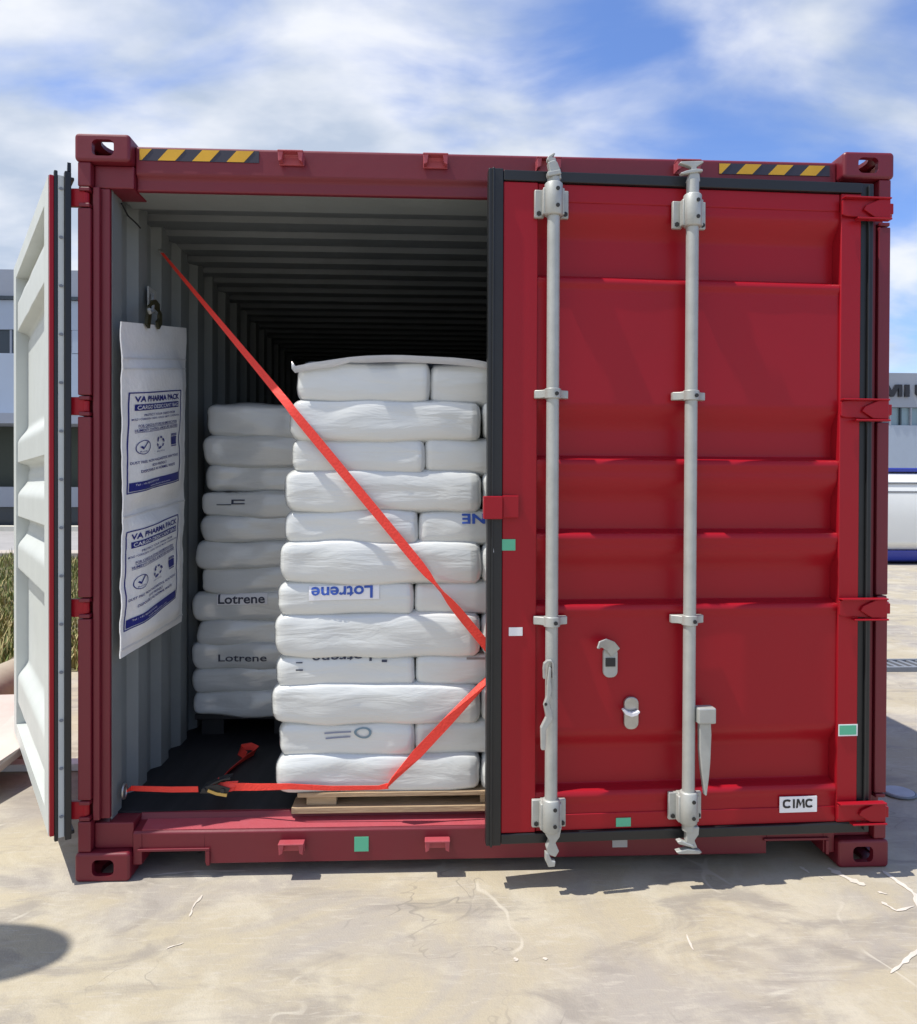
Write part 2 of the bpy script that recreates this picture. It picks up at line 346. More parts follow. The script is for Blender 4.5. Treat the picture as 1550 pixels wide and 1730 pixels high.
# ------------------------------------------------------------------ far buildings
def zat(py, Y, px=20): return at(px, py, Y).z
wl = tag(empty('warehouse', (-25, 23, 0)), 'long grey panelled warehouse with dark window band behind grass on the left', 'building')
def lbox(name, m, x0, x1, y0, y1, z0, z1, parent, bevel=0.0):
    o = parent.location; g_ = MB(); g_.box(x0-o.x, x1-o.x, y0-o.y, y1-o.y, z0-o.z, z1-o.z); return g_.build(name, m, parent, bevel=bevel)
Y0 = 22.6
top = zat(455, Y0)
g = MB(); ox, oy = wl.location.x, wl.location.y
g.box(-60-ox, -4-ox, Y0+0.25-oy, Y0+16-oy, 0, top-0.05)
g.build('wall', M['wall1'], wl)
lbox('upper_cladding', M['wall1'], -60, -4, Y0, Y0+0.24, zat(500, Y0), top, wl)
lbox('gutter', M['darkglass'], -60, -4, Y0-0.08, Y0+0.2, zat(506, Y0), zat(500.5, Y0), wl)
lbox('cladding', M['wall2'], -60, -4, Y0+0.02, Y0+0.24, zat(556, Y0), zat(506.5, Y0), wl)
w0 = lbox('window', M['darkglass'], -60, at(121, 560, Y0).x, Y0+0.12, Y0+0.24, zat(596, Y0), zat(556.5, Y0), wl)
for k in range(12):
    q = MB(); xx = at(121, 560, Y0).x-0.03-k*1.9; q.box(xx-0.03-ox, xx+0.03-ox, Y0+0.05-oy, Y0+0.115-oy, zat(596, Y0), zat(556.5, Y0)); q.build('mullion', M['wall1'], w0).matrix_parent_inverse = Matrix()
lbox('cladding', M['wall2'], at(121, 560, Y0).x+0.01, -4, Y0+0.02, Y0+0.24, zat(595.5, Y0), zat(556.5, Y0), wl)
lbox('cladding', M['wall2'], -60, -4, Y0+0.02, Y0+0.24, zat(703, Y0), zat(596.5, Y0), wl)
lbox('canopy', M['wall1'], -60, -4, Y0-1.2, Y0+0.24, zat(720, Y0), zat(703.5, Y0), wl)
lbox('loading_bay', M['darkbay'], -60, -4, Y0+0.15, Y0+0.24, zat(822, Y0), zat(720.5, Y0), wl)
lbox('dock_panel', M['wall1'], -60, -4, Y0-0.3, Y0+0.24, zat(856, Y0), zat(822.5, Y0), wl)
lbox('plinth', M['darkglass'], -60, -4, Y0-0.2, Y0+0.24, 0, zat(856.5, Y0), wl)

Y1 = 30.0
wr = tag(empty('factory', (25, 31, 0)), 'pale grey factory with black roofline letters and window strip behind white tank', 'building')
tr = zat(630, Y1, 1525)
lbox('wall', M['wall1'], 4, 60, Y1+0.25, Y1+18, 0, tr-0.05, wr)
lbox('parapet', M['wall1'], 4, 60, Y1, Y1+0.24, zat(688, Y1, 1525), tr, wr)
g = MB(); ox, oy = wr.location.x, wr.location.y
wz0, wz1 = zat(718, Y1, 1525), zat(688.5, Y1, 1525)
wn = lbox('window', mat('pale_glass', (0.22, 0.32, 0.38), 0.2), 4, 60, Y1+0.15, Y1+0.24, wz0, wz1, wr)
for k in range(20):
    xx = at(1518, 700, Y1).x - 4 + k*0.46
    q = MB(); q.box(xx-0.03-ox, xx+0.03-ox, Y1+0.02-oy, Y1+0.145-oy, wz0, wz1); q.build('mullion', M['darkglass'] if k % 3 == 0 else M['wall1'], wn)
lbox('cladding', M['wall2'], 4, 60, Y1+0.03, Y1+0.24, 0, wz0-0.01, wr)
g = MB()
def fac(u, v): return (u-ox, Y1-0.06-oy, v)
zl0, zl1 = zat(670.5, Y1, 1525), zat(650, Y1, 1525)
def pxx(p): return at(p, 660, Y1).x
def slab(poly):
    g.prism([(x-ox, z) for x, z in poly], Y1-0.10-oy, Y1-0.01-oy, axis='y')
dz = zl1-zl0
for p0, p1 in ((1489, 1495), (1517, 1523), (1528, 1535.5)):        # stems of M and I
    slab([(pxx(p0), zl0), (pxx(p1), zl0), (pxx(p1), zl1), (pxx(p0), zl1)])
slab([(pxx(1495.2), zl1), (pxx(1495.2), zl1-dz*.45), (pxx(1504), zl0), (pxx(1509), zl0), (pxx(1516.8), zl1-dz*.25), (pxx(1516.8), zl1), (pxx(1512), zl1), (pxx(1506), zl0+dz*.45), (pxx(1500), zl1)])
U = [(1546, 1), (1552, 1), (1552, .35), (1556, .2), (1562, .2), (1566, .35), (1566, 1), (1572, 1), (1572, .25), (1566, 0), (1552, 0), (1546, .25)]
slab([(pxx(a_), zl0+dz*b_) for a_, b_ in U])
g.build('lettering', M['letter'], wr)

# white tank on the yard at the right
tk = tag(empty('storage_tank', (10.5, 11.2, 0)), 'long white rounded tank with blue underside and blue top edge on the yard', 'tank')
ty0 = 10.55
def zt(py): return at(1525, py, ty0).z
g = MB(); h0, h1 = zt(930), zt(797)
prof = [(0.10, h0), (-0.02, h0+.12), (-0.06, (h0+h1)/2-.1), (-0.03, h1-.42), (0.03, h1-.20), (0.12, h1-.06), (0.3, h1), (1.2, h1), (1.45, h1-.25), (1.5, (h0+h1)/2), (1.4, h0)]
g.prism([(ty0+a_-11.2, z) for a_, z in prof], -3.2, 4.5); g.build('shell', M['tankwhite'], tk, smooth=40, bevel=0.03)
g = MB(); g.prism([(ty0+a_-11.2, z) for a_, z in ((0.02, h0-.004), (0.12, zt(950)+.02), (0.3, 0.02), (1.2, 0.02), (1.4, h0-.004))], -3.15, 4.45); g.build('underside', M['tankblue'], tk, bevel=0.02)
g = MB(); g.box(-3.2, 4.5, ty0+.16-11.2, ty0+1.2-11.2, h1+.004, zt(790)); g.build('top_edge', M['tankblue'], tk, bevel=0.015)
for py in (816, 831):
    g = MB(); g.box(-3.19, 4.49, ty0-.045-11.2 + (0.05 if py < 820 else 0.02), ty0+.12-11.2, zt(py+1.2), zt(py-1.2)); g.build('seam', M['iron'], tk)

# drain grate, manhole cover, kerb line, slab and pipe
p0 = atz(1500, 1128, 0); p1 = atz(1560, 1128, 0)
dr = tag(empty('drain_grate', (p0.x+0.6, p0.y, 0)), 'dark slotted drain channel across the concrete right of the container', 'drain')
g = MB(); g.box(-0.9, 2.4, 0.11, 0.14, 0.001, 0.035); g.box(-0.9, 2.4, -0.14, -0.11, 0.001, 0.035); g.box(-0.9, 2.4, -0.109, 0.109, 0.001, 0.008); g.build('channel', M['iron'], dr)
g = MB()
for k in range(46): g.box(-0.88+k*0.07, -0.85+k*0.07, -0.108, 0.108, 0.012, 0.03)
g.build('slats', M['iron'], dr)
p = atz(1519, 1342, 0)
mc = tag(empty('manhole_cover', (p.x, p.y, 0)), 'small round pale cover lying in the shade right of the container', 'cover')
g = MB(); g.prism([(0.062*math.cos(k*.2618), 0.062*math.sin(k*.2618)) for k in range(24)], 0.001, 0.016, axis='z'); g.build('lid', mat('cover_grey', (0.42, 0.44, 0.48), 0.6, var=.15, vscale=20), mc, bevel=0.004)
g = MB(); g.tube([(0.066*math.cos(k*.2618), 0.066*math.sin(k*.2618), 0.008) for k in range(25)], 0.005, 8); g.build('rim', M['iron'], mc, smooth=60)
yk = atz(40, 1302, 0).y
g = MB(); g.box(-3.6, -1.60, yk-0.02, yk+0.06, 0.001, 0.035)
tag(g.build('timber_batten', M['paper'], bevel=0.004), 'thin white painted batten lying on the ground behind the open door', 'batten')
sl = tag(empty('concrete_slab', (-2.6, 1.5, 0)), 'pinkish flat concrete slab resting tilted behind the open door at left edge', 'slab')
a1 = atz(-150, 1290, 0)
g = MB()
Pt = [atz(-170, 1178, .16), atz(60, 1172, .16), atz(62, 1252, .16), atz(38, 1262, .16), atz(-10, 1300, .13), atz(-170, 1400, .10)]
tv = [q-sl.location for q in Pt]
A_ = [g.bm.verts.new(q) for q in tv]; B_ = [g.bm.verts.new(q-Vector((0, 0, .035))) for q in tv]
g.bm.faces.new(A_); g.bm.faces.new(B_[::-1])
for i in range(len(tv)): g.bm.faces.new((A_[i], A_[(i+1) % 6], B_[(i+1) % 6], B_[i]))
g.build('top', mat('pink_concrete', (0.56, 0.47, 0.42), 0.85, var=0.15, vscale=6), sl, bevel=0.004)
g = MB(); c_ = sum(tv, Vector())/6
for f_ in (0.25, 0.75):
    q = tv[0].lerp(tv[1], f_*1.1)*0.6 + c_*0.4; g.box(q.x-.06, q.x+.06, q.y-.3, q.y+.05, 0, .10-0.0)
g.build('bearer', M['black'], sl)
pp = [atz(-120, 1225, .12), atz(0, 1158, .13), atz(26, 1146, .13), atz(48, 1136, .13)]
pipe = tag(empty('drain_pipe', tuple(pp[2])), 'thick tan pipe lying on grass behind the open left door', 'pipe')
g = MB(); path = [pp[0].lerp(pp[1], k/5) for k in range(5)]+pp[1:]; g.tube([q-pipe.location for q in path], .12, 24); g.build('barrel', M['tan'], pipe, smooth=50)
g = MB(); g.tube([path[-1]-pipe.location + (path[-1]-path[-2]).normalized()*t_ for t_ in (-.03, .03)], .135, 24); g.build('collar', M['tan'], pipe, smooth=50)

# made-up stand out of view at left, added to throw the round shadow
hh = 3.2; lx = -1.50 - hh/math.tan(R(SUN_EL)); ly = -0.385 - hh/math.tan(R(SUN_EL))*math.tan(R(SUN_FRONT))
caster = tag(empty('yard_shadow_caster', (lx-1.3, ly, 0)), 'made-up oval head on a pole, added out of view to cast the round shadow', 'shadow caster')
g = MB(); g.tube([(0, 0, 0), (0, 0, 1.5), (0, 0, 3.0)], .05, 16, rs=[.06, .05, .04]); g.build('pole', M['steel'], caster, smooth=50)
g = MB(); g.tube([(0, 0, 2.98), (0.1, 0, 3.18), (0.5, 0, hh+.04), (1.05, 0, hh+.03)], .025, 12); g.build('arm', M['steel'], caster, smooth=50)
g = MB()
prof = [(0.0, .05), (.6, .045), (.9, .02), (1, 0), (.9, -.015), (0, -.02)]
rings = []
for rr, z in prof[:]:
    if rr == 0: rings.append([g.bm.verts.new((1.3, 0, hh+z))]); continue
    rings.append([g.bm.verts.new((1.3+.28*rr*math.cos(k*.19635), .155*rr*math.sin(k*.19635), hh+z)) for k in range(32)])
for A, B in zip(rings, rings[1:]):
    for k in range(32):
        if len(A) == 1: g.bm.faces.new((A[0], B[k], B[(k+1) % 32]))
        elif len(B) == 1: g.bm.faces.new((A[k], B[0], A[(k+1) % 32]))
        else: g.bm.faces.new((A[k], B[k], B[(k+1) % 32], A[(k+1) % 32]))
g.build('caster_head', M['wall1'], caster, smooth=50)

# ------------------------------------------------------------------ container
HW, H, LEN = 1.4, 2.5, 5.9
ct = tag(empty('shipping_container', (0, 0, 0)), 'dark red steel shipping container with left door swung open and right door nearly shut', 'container')
ZF = 0.192                                            # floor level
XW = 1.30                                             # inner wall plane
# corner castings
cut_d = [(-1.362, -1.290, 2.432, 2.488), (-1.362, -1.290, 0.028, 0.092)]
for sx in (-1, 1):
    for zz_ in (0, 1):
        for yy in (0, 1):
            z0, z1 = (0.0, 0.098) if zz_ == 0 else (2.410, 2.503)
            x0, x1 = sx*HW, sx*(HW-0.182); x0, x1 = min(x0, x1), max(x0, x1)
            y0 = 0 if yy == 0 else LEN-0.17; y1 = y0+0.17
            g = MB()
            g.prism(rrect(x0, x1, z0, z1, 0.014, 4), y0, y1, axis='y')
            o = g.build('corner_casting', M['frame'], ct)
            bv = o.modifiers.new('b', 'BEVEL'); bv.width = 0.010; bv.segments = 3; bv.limit_method = 'ANGLE'; bv.angle_limit = R(50)
            cs = []
            xc = (x0+x1)/2 - sx*0.002; zc = (z0+z1)/2
            q = MB(); q.box(x0+.022, x1-.022, y0+.022, y1-.022, z0+.016, z1-.014); cs.append(q.build('cutter', M['red']))
            yc0 = y0-.05 if yy == 0 else y1-.06; 
            q = MB(); q.prism(rrect(xc-.036, xc+.036, zc-.028, zc+.026, .017), yc0, yc0+.11, axis='y'); cs.append(q.build('cutter', M['red']))
            zz0 = z1-.05 if zz_ else z0-.03
            q = MB(); q.prism([(xc+.032*math.cos(k*.3927), (y0+y1)/2+.06*math.sin(k*.3927)) for k in range(16)], zz0, zz0+.08, axis='z'); cs.append(q.build('cutter', M['red']))
            xo = x0-.05 if sx < 0 else x1-.03
            q = MB(); q.prism([((y0+y1)/2+.045*math.cos(k*.3927), zc+.028*math.sin(k*.3927)) for k in range(16)], xo, xo+.08, axis='x'); cs.append(q.build('cutter', M['red']))
            bool_cut(o, cs)
# posts
hz_px = ((318, 343), (668, 702), (1014, 1043), (1357, 1388))
HZ = [((zat(b_, 0, 125)+zat(a_, 0, 125))/2) for a_, b_ in hz_px]
HZR = [(zat((a_+b_)/2, 0, 1480)) for a_, b_ in ((351, 378), (680, 711), (1008, 1038), (1341, 1376))]
for sx, hzs in ((-1, HZ), (1, HZR)):
    g = MB()
    def bx(xa, xb, *r): g.box(min(sx*xa, sx*xb), max(sx*xa, sx*xb), *r)
    edges = [0.099]+[e for h_ in sorted(hzs) for e in (h_-0.036, h_+0.036)]+[2.409]
    for i in range(0, len(edges), 2): bx(1.349, 1.392, 0.006, 0.05, edges[i], edges[i+1])       # J-bar, cut away at the hinges
    bx(1.349, 1.392, 0.051, 0.16, 0.099, 2.409)
    bx(1.297, 1.348, 0.034, 0.052, 0.20, 2.332)
    bx(1.325, 1.348, 0.018, 0.0335, 0.20, 2.332)
    bx(1.2175, 1.348, 0.034, 0.159, 0.099, 0.186); bx(1.2175, 1.348, 0.034, 0.159, 2.333, 2.409)
    g.build('corner_post', M['frame'], ct, bevel=0.004)
    g = MB()
    bx(1.30, 1.392, LEN-.16, LEN-.01, .099, 2.409); g.build('corner_post', M['frame'], ct, bevel=0.004)
    for h_ in hzs:                                   # hinge lugs and pins on the post
        for za, zb in ((.020, .033), (-.033, -.020)):
            g = MB(); bx(1.352, 1.388, 0.004, 0.05, h_+za, h_+zb); g.build('hinge_lug', M['frame'], ct, bevel=0.003)
# header, sill, rails
g = MB()
g.prism([(0.045, 2.388), (0.045, 2.478), (0.060, 2.486), (0.17, 2.486), (0.17, 2.385), (0.080, 2.385), (0.080, 2.335), (0.058, 2.335), (0.058, 2.375)], -1.217, 1.217)
g.build('header', M['frame'], ct, bevel=0.005)
g = MB()
prof = [(0.025, 0.045), (0.025, 0.150), (0.032, 0.157), (0.095, 0.170), (0.105, ZF-.002), (0.11, ZF-.002), (0.11, 0.045)]
xs = [-1.217, -1.187, -0.976, 0.972, 1.176, 1.217]
for i in range(5):
    a_, b_ = xs[i], xs[i+1]
    if i in (1, 3):
        g.prism([(y_, max(z_, 0.096)) for y_, z_ in prof], a_, b_)
    else: g.prism(prof, a_, b_)
g_thr = MB(); g_thr.prism([(0.0335, 0.1580), (0.0935, 0.1704), (0.0935, 0.1724), (0.0335, 0.1600)], -1.19, 1.19); g_thr.build('sunlit_sill_top', M['sunlit'], ct)  # thin strip coloured pale to show sun on the sill top
bmesh.ops.remove_doubles(g.bm, verts=g.bm.verts, dist=1e-5)
o = g.build('door_sill', M['frame'], ct, bevel=0.004)
for a_, b_ in ((-1.187, -0.976), (0.972, 1.176)):
    g = MB(); g.box(a_-.012, b_+.018, 0.016, 0.024, 0.092, 0.101); g.box(b_+.006, b_+.018, 0.016, 0.024, 0.042, 0.0915)
    g.build('pocket_frame', M['frame'], ct, bevel=0.002)
for sx in (-1, 1):
    g = MB(); g.box(min(sx*1.31, sx*1.39), max(sx*1.31, sx*1.39), .161, LEN-.171, 2.40, 2.485); g.build('top_rail', M['frame'], ct, bevel=.004)
    g = MB(); g.box(min(sx*1.31, sx*1.39), max(sx*1.31, sx*1.39), .171, LEN-.171, 0.04, 0.19); g.build('bottom_rail', M['frame'], ct, bevel=.004)
    # vertical corrugation, grey inside and red outside
    line = []; y = 0.053; ph = 0
    pts = []
    while y < LEN-0.18:
        pts += [(0.0, y), (0.0, y+.090), (0.030, y+.125), (0.030, y+.215)]; y += 0.25
    line = [(sx*(XW+d_), y_) for d_, y_ in pts]
    g = MB(); g.mi = 0; g.sheet(line, ZF-0.02, 2.40, axis='z'); g.mi = 1
    g.sheet([(x_+sx*.004, y_) for x_, y_ in line], ZF-0.02, 2.40, axis='z')
    o = g.build('side_wall', [M['grey'], M['red']], ct)
line = []; y = 0.17
while y < LEN-0.15:
    line += [(y, 2.385), (y+.075, 2.385), (y+.092, 2.365), (y+.163, 2.365)]; y += 0.18
g = MB(); g.mi = 0; g.sheet(line, -1.335, 1.335); g.mi = 1; g.sheet([(a_, b_+.006) for a_, b_ in line], -1.335, 1.335); g.build('roof', [mat('roof_grey', (0.15, 0.165, 0.17), 0.5, var=0.25, vscale=3, bump=0.05, bscale=12), M['red']], ct)
g = MB(); g.box(-1.297, 1.297, .0805, .24, 2.337, 2.364); g.build('header_lining', M['grey'], ct, bevel=.003)
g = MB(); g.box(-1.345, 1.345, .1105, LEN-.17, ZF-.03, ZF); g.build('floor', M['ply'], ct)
g = MB(); line = []; x = -1.3
while x < 1.29: line += [(x, LEN-.10), (x+.08, LEN-.10), (x+.11, LEN-.06), (x+.19, LEN-.06)]; x += .22
g.mi = 0; g.sheet(line, .1, 2.42, axis='z'); g.mi = 1; g.sheet([(a_, b_+.005) for a_, b_ in line], .1, 2.42, axis='z'); g.build('end_wall', [M['grey'], M['red']], ct)
# grey edge trim just inside the left and right posts
for sx in (-1, 1):
    g = MB(); g.box(min(sx*1.296, sx*1.302), max(sx*1.296, sx*1.302), .0525, .062, ZF, 2.334); g.build('wall_edge', M['grey'], ct)
# lashing ring on the wall and a thin cable up in the corner
p = atx(207, 1337, -1.285)
g = MB(); g.tube([(p.x+.006, p.y+.018*math.cos(k*.3927), p.z+.024*math.sin(k*.3927)) for k in range(17)], .005, 8); g.build('lashing_ring', M['chrome'], ct, smooth=60)
g = MB(); ca = [atx(a_, b_, -1.288) for a_, b_ in ((205, 343), (210, 352), (216, 364), (226, 373), (234, 381), (237, 385))]; g.tube(ca, .003, 6); g.build('cable', M['black'], ct, smooth=60)
# cam keepers
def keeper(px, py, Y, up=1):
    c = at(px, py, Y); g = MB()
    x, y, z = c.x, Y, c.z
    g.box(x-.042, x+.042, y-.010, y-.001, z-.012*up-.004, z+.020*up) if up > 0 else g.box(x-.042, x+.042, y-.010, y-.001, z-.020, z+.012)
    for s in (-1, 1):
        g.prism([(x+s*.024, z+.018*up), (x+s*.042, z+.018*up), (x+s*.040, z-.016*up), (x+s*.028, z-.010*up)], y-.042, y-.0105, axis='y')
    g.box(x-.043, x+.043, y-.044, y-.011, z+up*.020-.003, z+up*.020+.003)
    g.build('cam_keeper', M['sunlit'], ct, bevel=.002)  # sunlit pink is part of the keepers' colour
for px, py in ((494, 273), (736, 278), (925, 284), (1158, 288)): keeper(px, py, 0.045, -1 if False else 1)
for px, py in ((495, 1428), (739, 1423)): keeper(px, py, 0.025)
# hazard stripes on the header
def hazard(px0, px1, pt, pb, slope):
    Y = 0.045; a_, b_ = at(px0, pt, Y), at(px1, pt+slope, Y); z1 = a_.z; z0 = at(px0, pb, Y).z
    x0, x1 = a_.x, b_.x; h_ = z1-z0; Ln = x1-x0
    g = MB(); g.box(x0, x1, Y-.0025, Y-.0005, z0, z1); hz_ = g.build('hazard_stripe', M['hazblack'], ct)
    g = MB(); w_ = Ln*.145; sl_ = Ln*.085; st = Ln*.2875
    for k in range(4):
        xb = x0-w_*.93+k*st
        P = [(xb, z0+.001), (xb+w_, z0+.001), (xb+w_+sl_, z1-.001), (xb+sl_, z1-.001)]
        if k == 0: P = [(x0+.001, z0+.001), (x0+w_*.07+.004, z0+.001), (x0+w_*.07+sl_+.004, z1-.001), (x0+.001, z1-.001)]
        P = [(min(max(a__, x0), x1), b__) for a__, b__ in P]
        g.prism(P, Y-.0035, Y-.0026, axis='y')
    g.build('yellow_bars', M['yellow'], hz_)
hazard(236, 438, 251, 271, 3)
hazard(1215, 1402, 276, 294, 3)
# stickers on the sill
def sticker(px0, px1, py0, py1, Y, m, parent, name='sticker', inv=None):
    a_, b_ = at(px0, py0, Y), at(px1, py1, Y); g = MB(); g.box(a_.x, b_.x, Y-.0025, Y-.0005, b_.z, a_.z)
    o = g.build(name, m, parent)
    if inv is not None: o.data.transform(inv)
    return o
sticker(599, 623, 1414, 1438, 0.025, M['green'], ct); tag(ct.children[-1], 'green sticker on the sill')
o = sticker(1035, 1060, 1419, 1431, 0.025, mat('grey_sticker', (.42, .42, .43), .5), ct); o['label'] = 'grey sticker on the sill'

# ------------------------------------------------------------------ doors (local x along the door from the hinge, outer face -y)
DW = 1.352
bands_px = ((378, 487), (690, 781), (808, 901), (922, 1017), (1215, 1318))
BANDS = [(zat(a_, 0, 1400), zat(b_, 0, 1400)) for a_, b_ in bands_px]
def door(sx, hinge, ang, DZ0, DZ1, u0, fw0, gasket):
    """sx = +1 when the door runs to +x from the hinge, -1 when it runs to -x"""
    T = Matrix.Translation(hinge) @ Matrix.Rotation(ang, 4, 'Z')
    def X(a_, b_): return (min(sx*a_, sx*b_), max(sx*a_, sx*b_))
    fo, fi = -0.046, 0.014
    u1 = DW-0.02; fw1 = DW-0.135
    zs = []
    def yz(z):
        for zt_, zb in BANDS:
            if zb <= z <= zt_:
                a_ = min(1, (zt_-z)/.085); b_ = min(1, (z-zb)/.018); e_ = lambda t: t*t*(3-2*t); return -0.036+.042*e_(a_)*e_(b_)
            if zb-.030 < z < zb: return -0.036-.0055*math.sin(math.pi*min(1, (z-zb+.030)/.030))**.7
        return -0.036
    z = DZ1-.06
    while z > DZ0+.055: zs.append(z); z -= .009
    for zt_, zb in BANDS: zs += [zb+k*.002-.012 for k in range(16)]
    zs = sorted(set(round(z, 4) for z in zs))+[DZ1-.0605]; zs = sorted([DZ0+.055]+zs)
    x0, x1 = X(fw0+.0005, fw1-.0005); nxs = 28
    def sheet_mesh(g, dy):
        V = [[g.bm.verts.new((x0+(x1-x0)*i/nxs, yz(z)+dy+.0022*noise.noise((i*.22, z*3.2, 3+sx))*math.sin(math.pi*i/nxs), z)) for i in range(nxs+1)] for z in zs]
        for A, B in zip(V, V[1:]):
            for i in range(nxs): g.bm.faces.new((A[i], A[i+1], B[i+1], B[i]))
    g = MB(); sheet_mesh(g, 0)
    for a_, b_ in ((u0, fw0), (fw1, u1)): g.box(*X(a_, b_), fo, fi, DZ0, DZ1)
    g.box(*X(fw0+.001, fw1-.001), -0.0395, fi-.001, DZ1-.06, DZ1); g.box(*X(fw0+.001, fw1-.001), -0.0395, fi-.001, DZ0, DZ0+.055)
    d = g.build('door', M['red'], ct, smooth=30, bevel=.003); d.matrix_world = T
    g = MB(); sheet_mesh(g, .005)
    for a_, b_ in ((u0+.001, fw0+.003), (fw1-.003, u1+.003)) if not gasket else ((u0+.001, fw0-.001), (fw1+.001, u1-.001)): g.box(*X(a_, b_), fi+.0005 if gasket else -.0385, fi+.004, DZ0-.003, DZ1+.003)
    g.box(*X(fw0+.0031, fw1-.0031), fi+.0005 if gasket else -.0345, fi+.0036, DZ1-.064, DZ1+.003); g.box(*X(fw0+.0031, fw1-.0031), fi+.0005 if gasket else -.0345, fi+.0036, DZ0-.003, DZ0+.059)
    g.build('inner_lining', M['white'], d, smooth=30)
    return d, T, X, u1
RZ0, RZ1 = 0.185, 2.335
rd, RTM, X, u1 = door(-1, Vector((1.352, 0.0, 0)), R(2.1), RZ0, RZ1, 0.100, 0.172, True)
rd['label'] = 'red right door, nearly shut, with two lock bars'
# rubber gasket all round the right door: a body and a thinner lip
g = MB(); e0, e1, u0 = 0.052, DW+.030, 0.100
for ya, yb, k in ((-.052, -.012, 0), (-.011, .026, .008)):
    g.box(*X(e0+k, u0-.001), ya+.012, yb, RZ0-.040+k, RZ1+.040-k); g.box(*X(u1+.001, e1-k), ya, yb, RZ0-.038+k, RZ1+.040-k)
    g.box(*X(u0, u1), ya, yb, RZ1+.001, RZ1+.036-k); g.box(*X(u0, u1), ya, yb, RZ0-.034+k, RZ0-.001)
g.box(*X(e1-.020, e1-.012), -.060, -.0525, RZ0-.04, RZ1+.04); g.box(*X(e0+.018, e0+.024), -.050, -.0405, RZ0-.03, RZ1+.03)
g.build('gasket', M['rubber'], rd, bevel=.005)
LZ0, LZ1 = 0.168, 2.352
ldr, LTM, X, u1 = door(1, Vector((-1.462, -0.005, 0)), R(121.7), LZ0, LZ1, 0.0, .11, False)
ldr['label'] = 'left door swung wide open showing its white inner side'
g = MB(); g.box(-.018, -.001, .0035, .0165, LZ0, LZ1); g.build('edge_strip', M['red'], ldr, bevel=.002)
g = MB(); g.box(-.019, -.001, -.0080, .0030, LZ0-.02, LZ1+.018); g.box(-.026, -.001, -.0475, -.0275, LZ0-.02, LZ1+.020)
g.box(0, u1, -.060, -.0265, LZ1+.0005, LZ1+.012); g.box(0, u1, -.060, -.0265, LZ0-.014, LZ0-.0005); g.box(u1+.0005, u1+.014, -.060, -.0265, LZ0-.012, LZ1+.012)
g.build('gasket', M['rubber'], ldr, bevel=.003)
g = MB(); g.box(-.0165, -.001, -.0270, -.0085, LZ0-.01, LZ1+.004); g.build('retainer_strip', M['white'], ldr, bevel=.001)
for k in range(14):
    z = LZ0+.06+k*(LZ1-LZ0-.1)/13; g = MB(); g.prism([(-.018+.0065*math.cos(t_*.785), z+.005*math.sin(t_*.785)) for t_ in range(8)], -.0205, -.0168, axis='x')
    g.build('bolt', M['iron'], ldr)
g = MB(); g.prism([(-.026, LZ1+.0205), (-.004, LZ1+.0205), (-.022, LZ1+.050)], -.047, -.036, axis='y'); g.build('gasket_tip', M['rubber'], ldr)

# hinge blades
for h_ in HZR:
    g = MB()
    g.prism([(-.012, .036), (-.15, .030), (-.165, .026), (-.165, -.022), (-.15, -.026), (-.06, -.032), (-.012, -.033)], -.0615, -.0535, axis='y')
    for v in g.bm.verts: v.co.z += h_
    g.prism([(.0, h_-.033), (-.055, h_-.031), (-.095, h_-.006), (-.085, h_+.010), (-.04, h_+.030), (.0, h_+.034)], -.072, -.062, axis='y')
    g.box(-.165, .0, -.080, -.0540, h_+.030, h_+.036); g.box(-.12, .002, -.080, -.0540, h_-.040, h_-.0335)
    g.tube([(.014, -.030, h_-.019), (.014, -.030, h_+.019)], .016, 14)
    g.box(-.012, .012, -.070, -.030, h_-.018, h_+.018)
    g.rot(Matrix.Translation((-.012, 0, 0))); g.build('hinge', M['red'], rd, bevel=.0025)
for h_ in HZ:
    g = MB(); g.box(-1.445, -1.372, .012, .030, h_-.030, h_+.030); g.tube([(-1.372, .024, h_-.019), (-1.372, .024, h_+.019)], .013, 14)
    o = g.build('hinge', M['red'], ldr, bevel=.0025); o.data.transform(LTM.inverted())

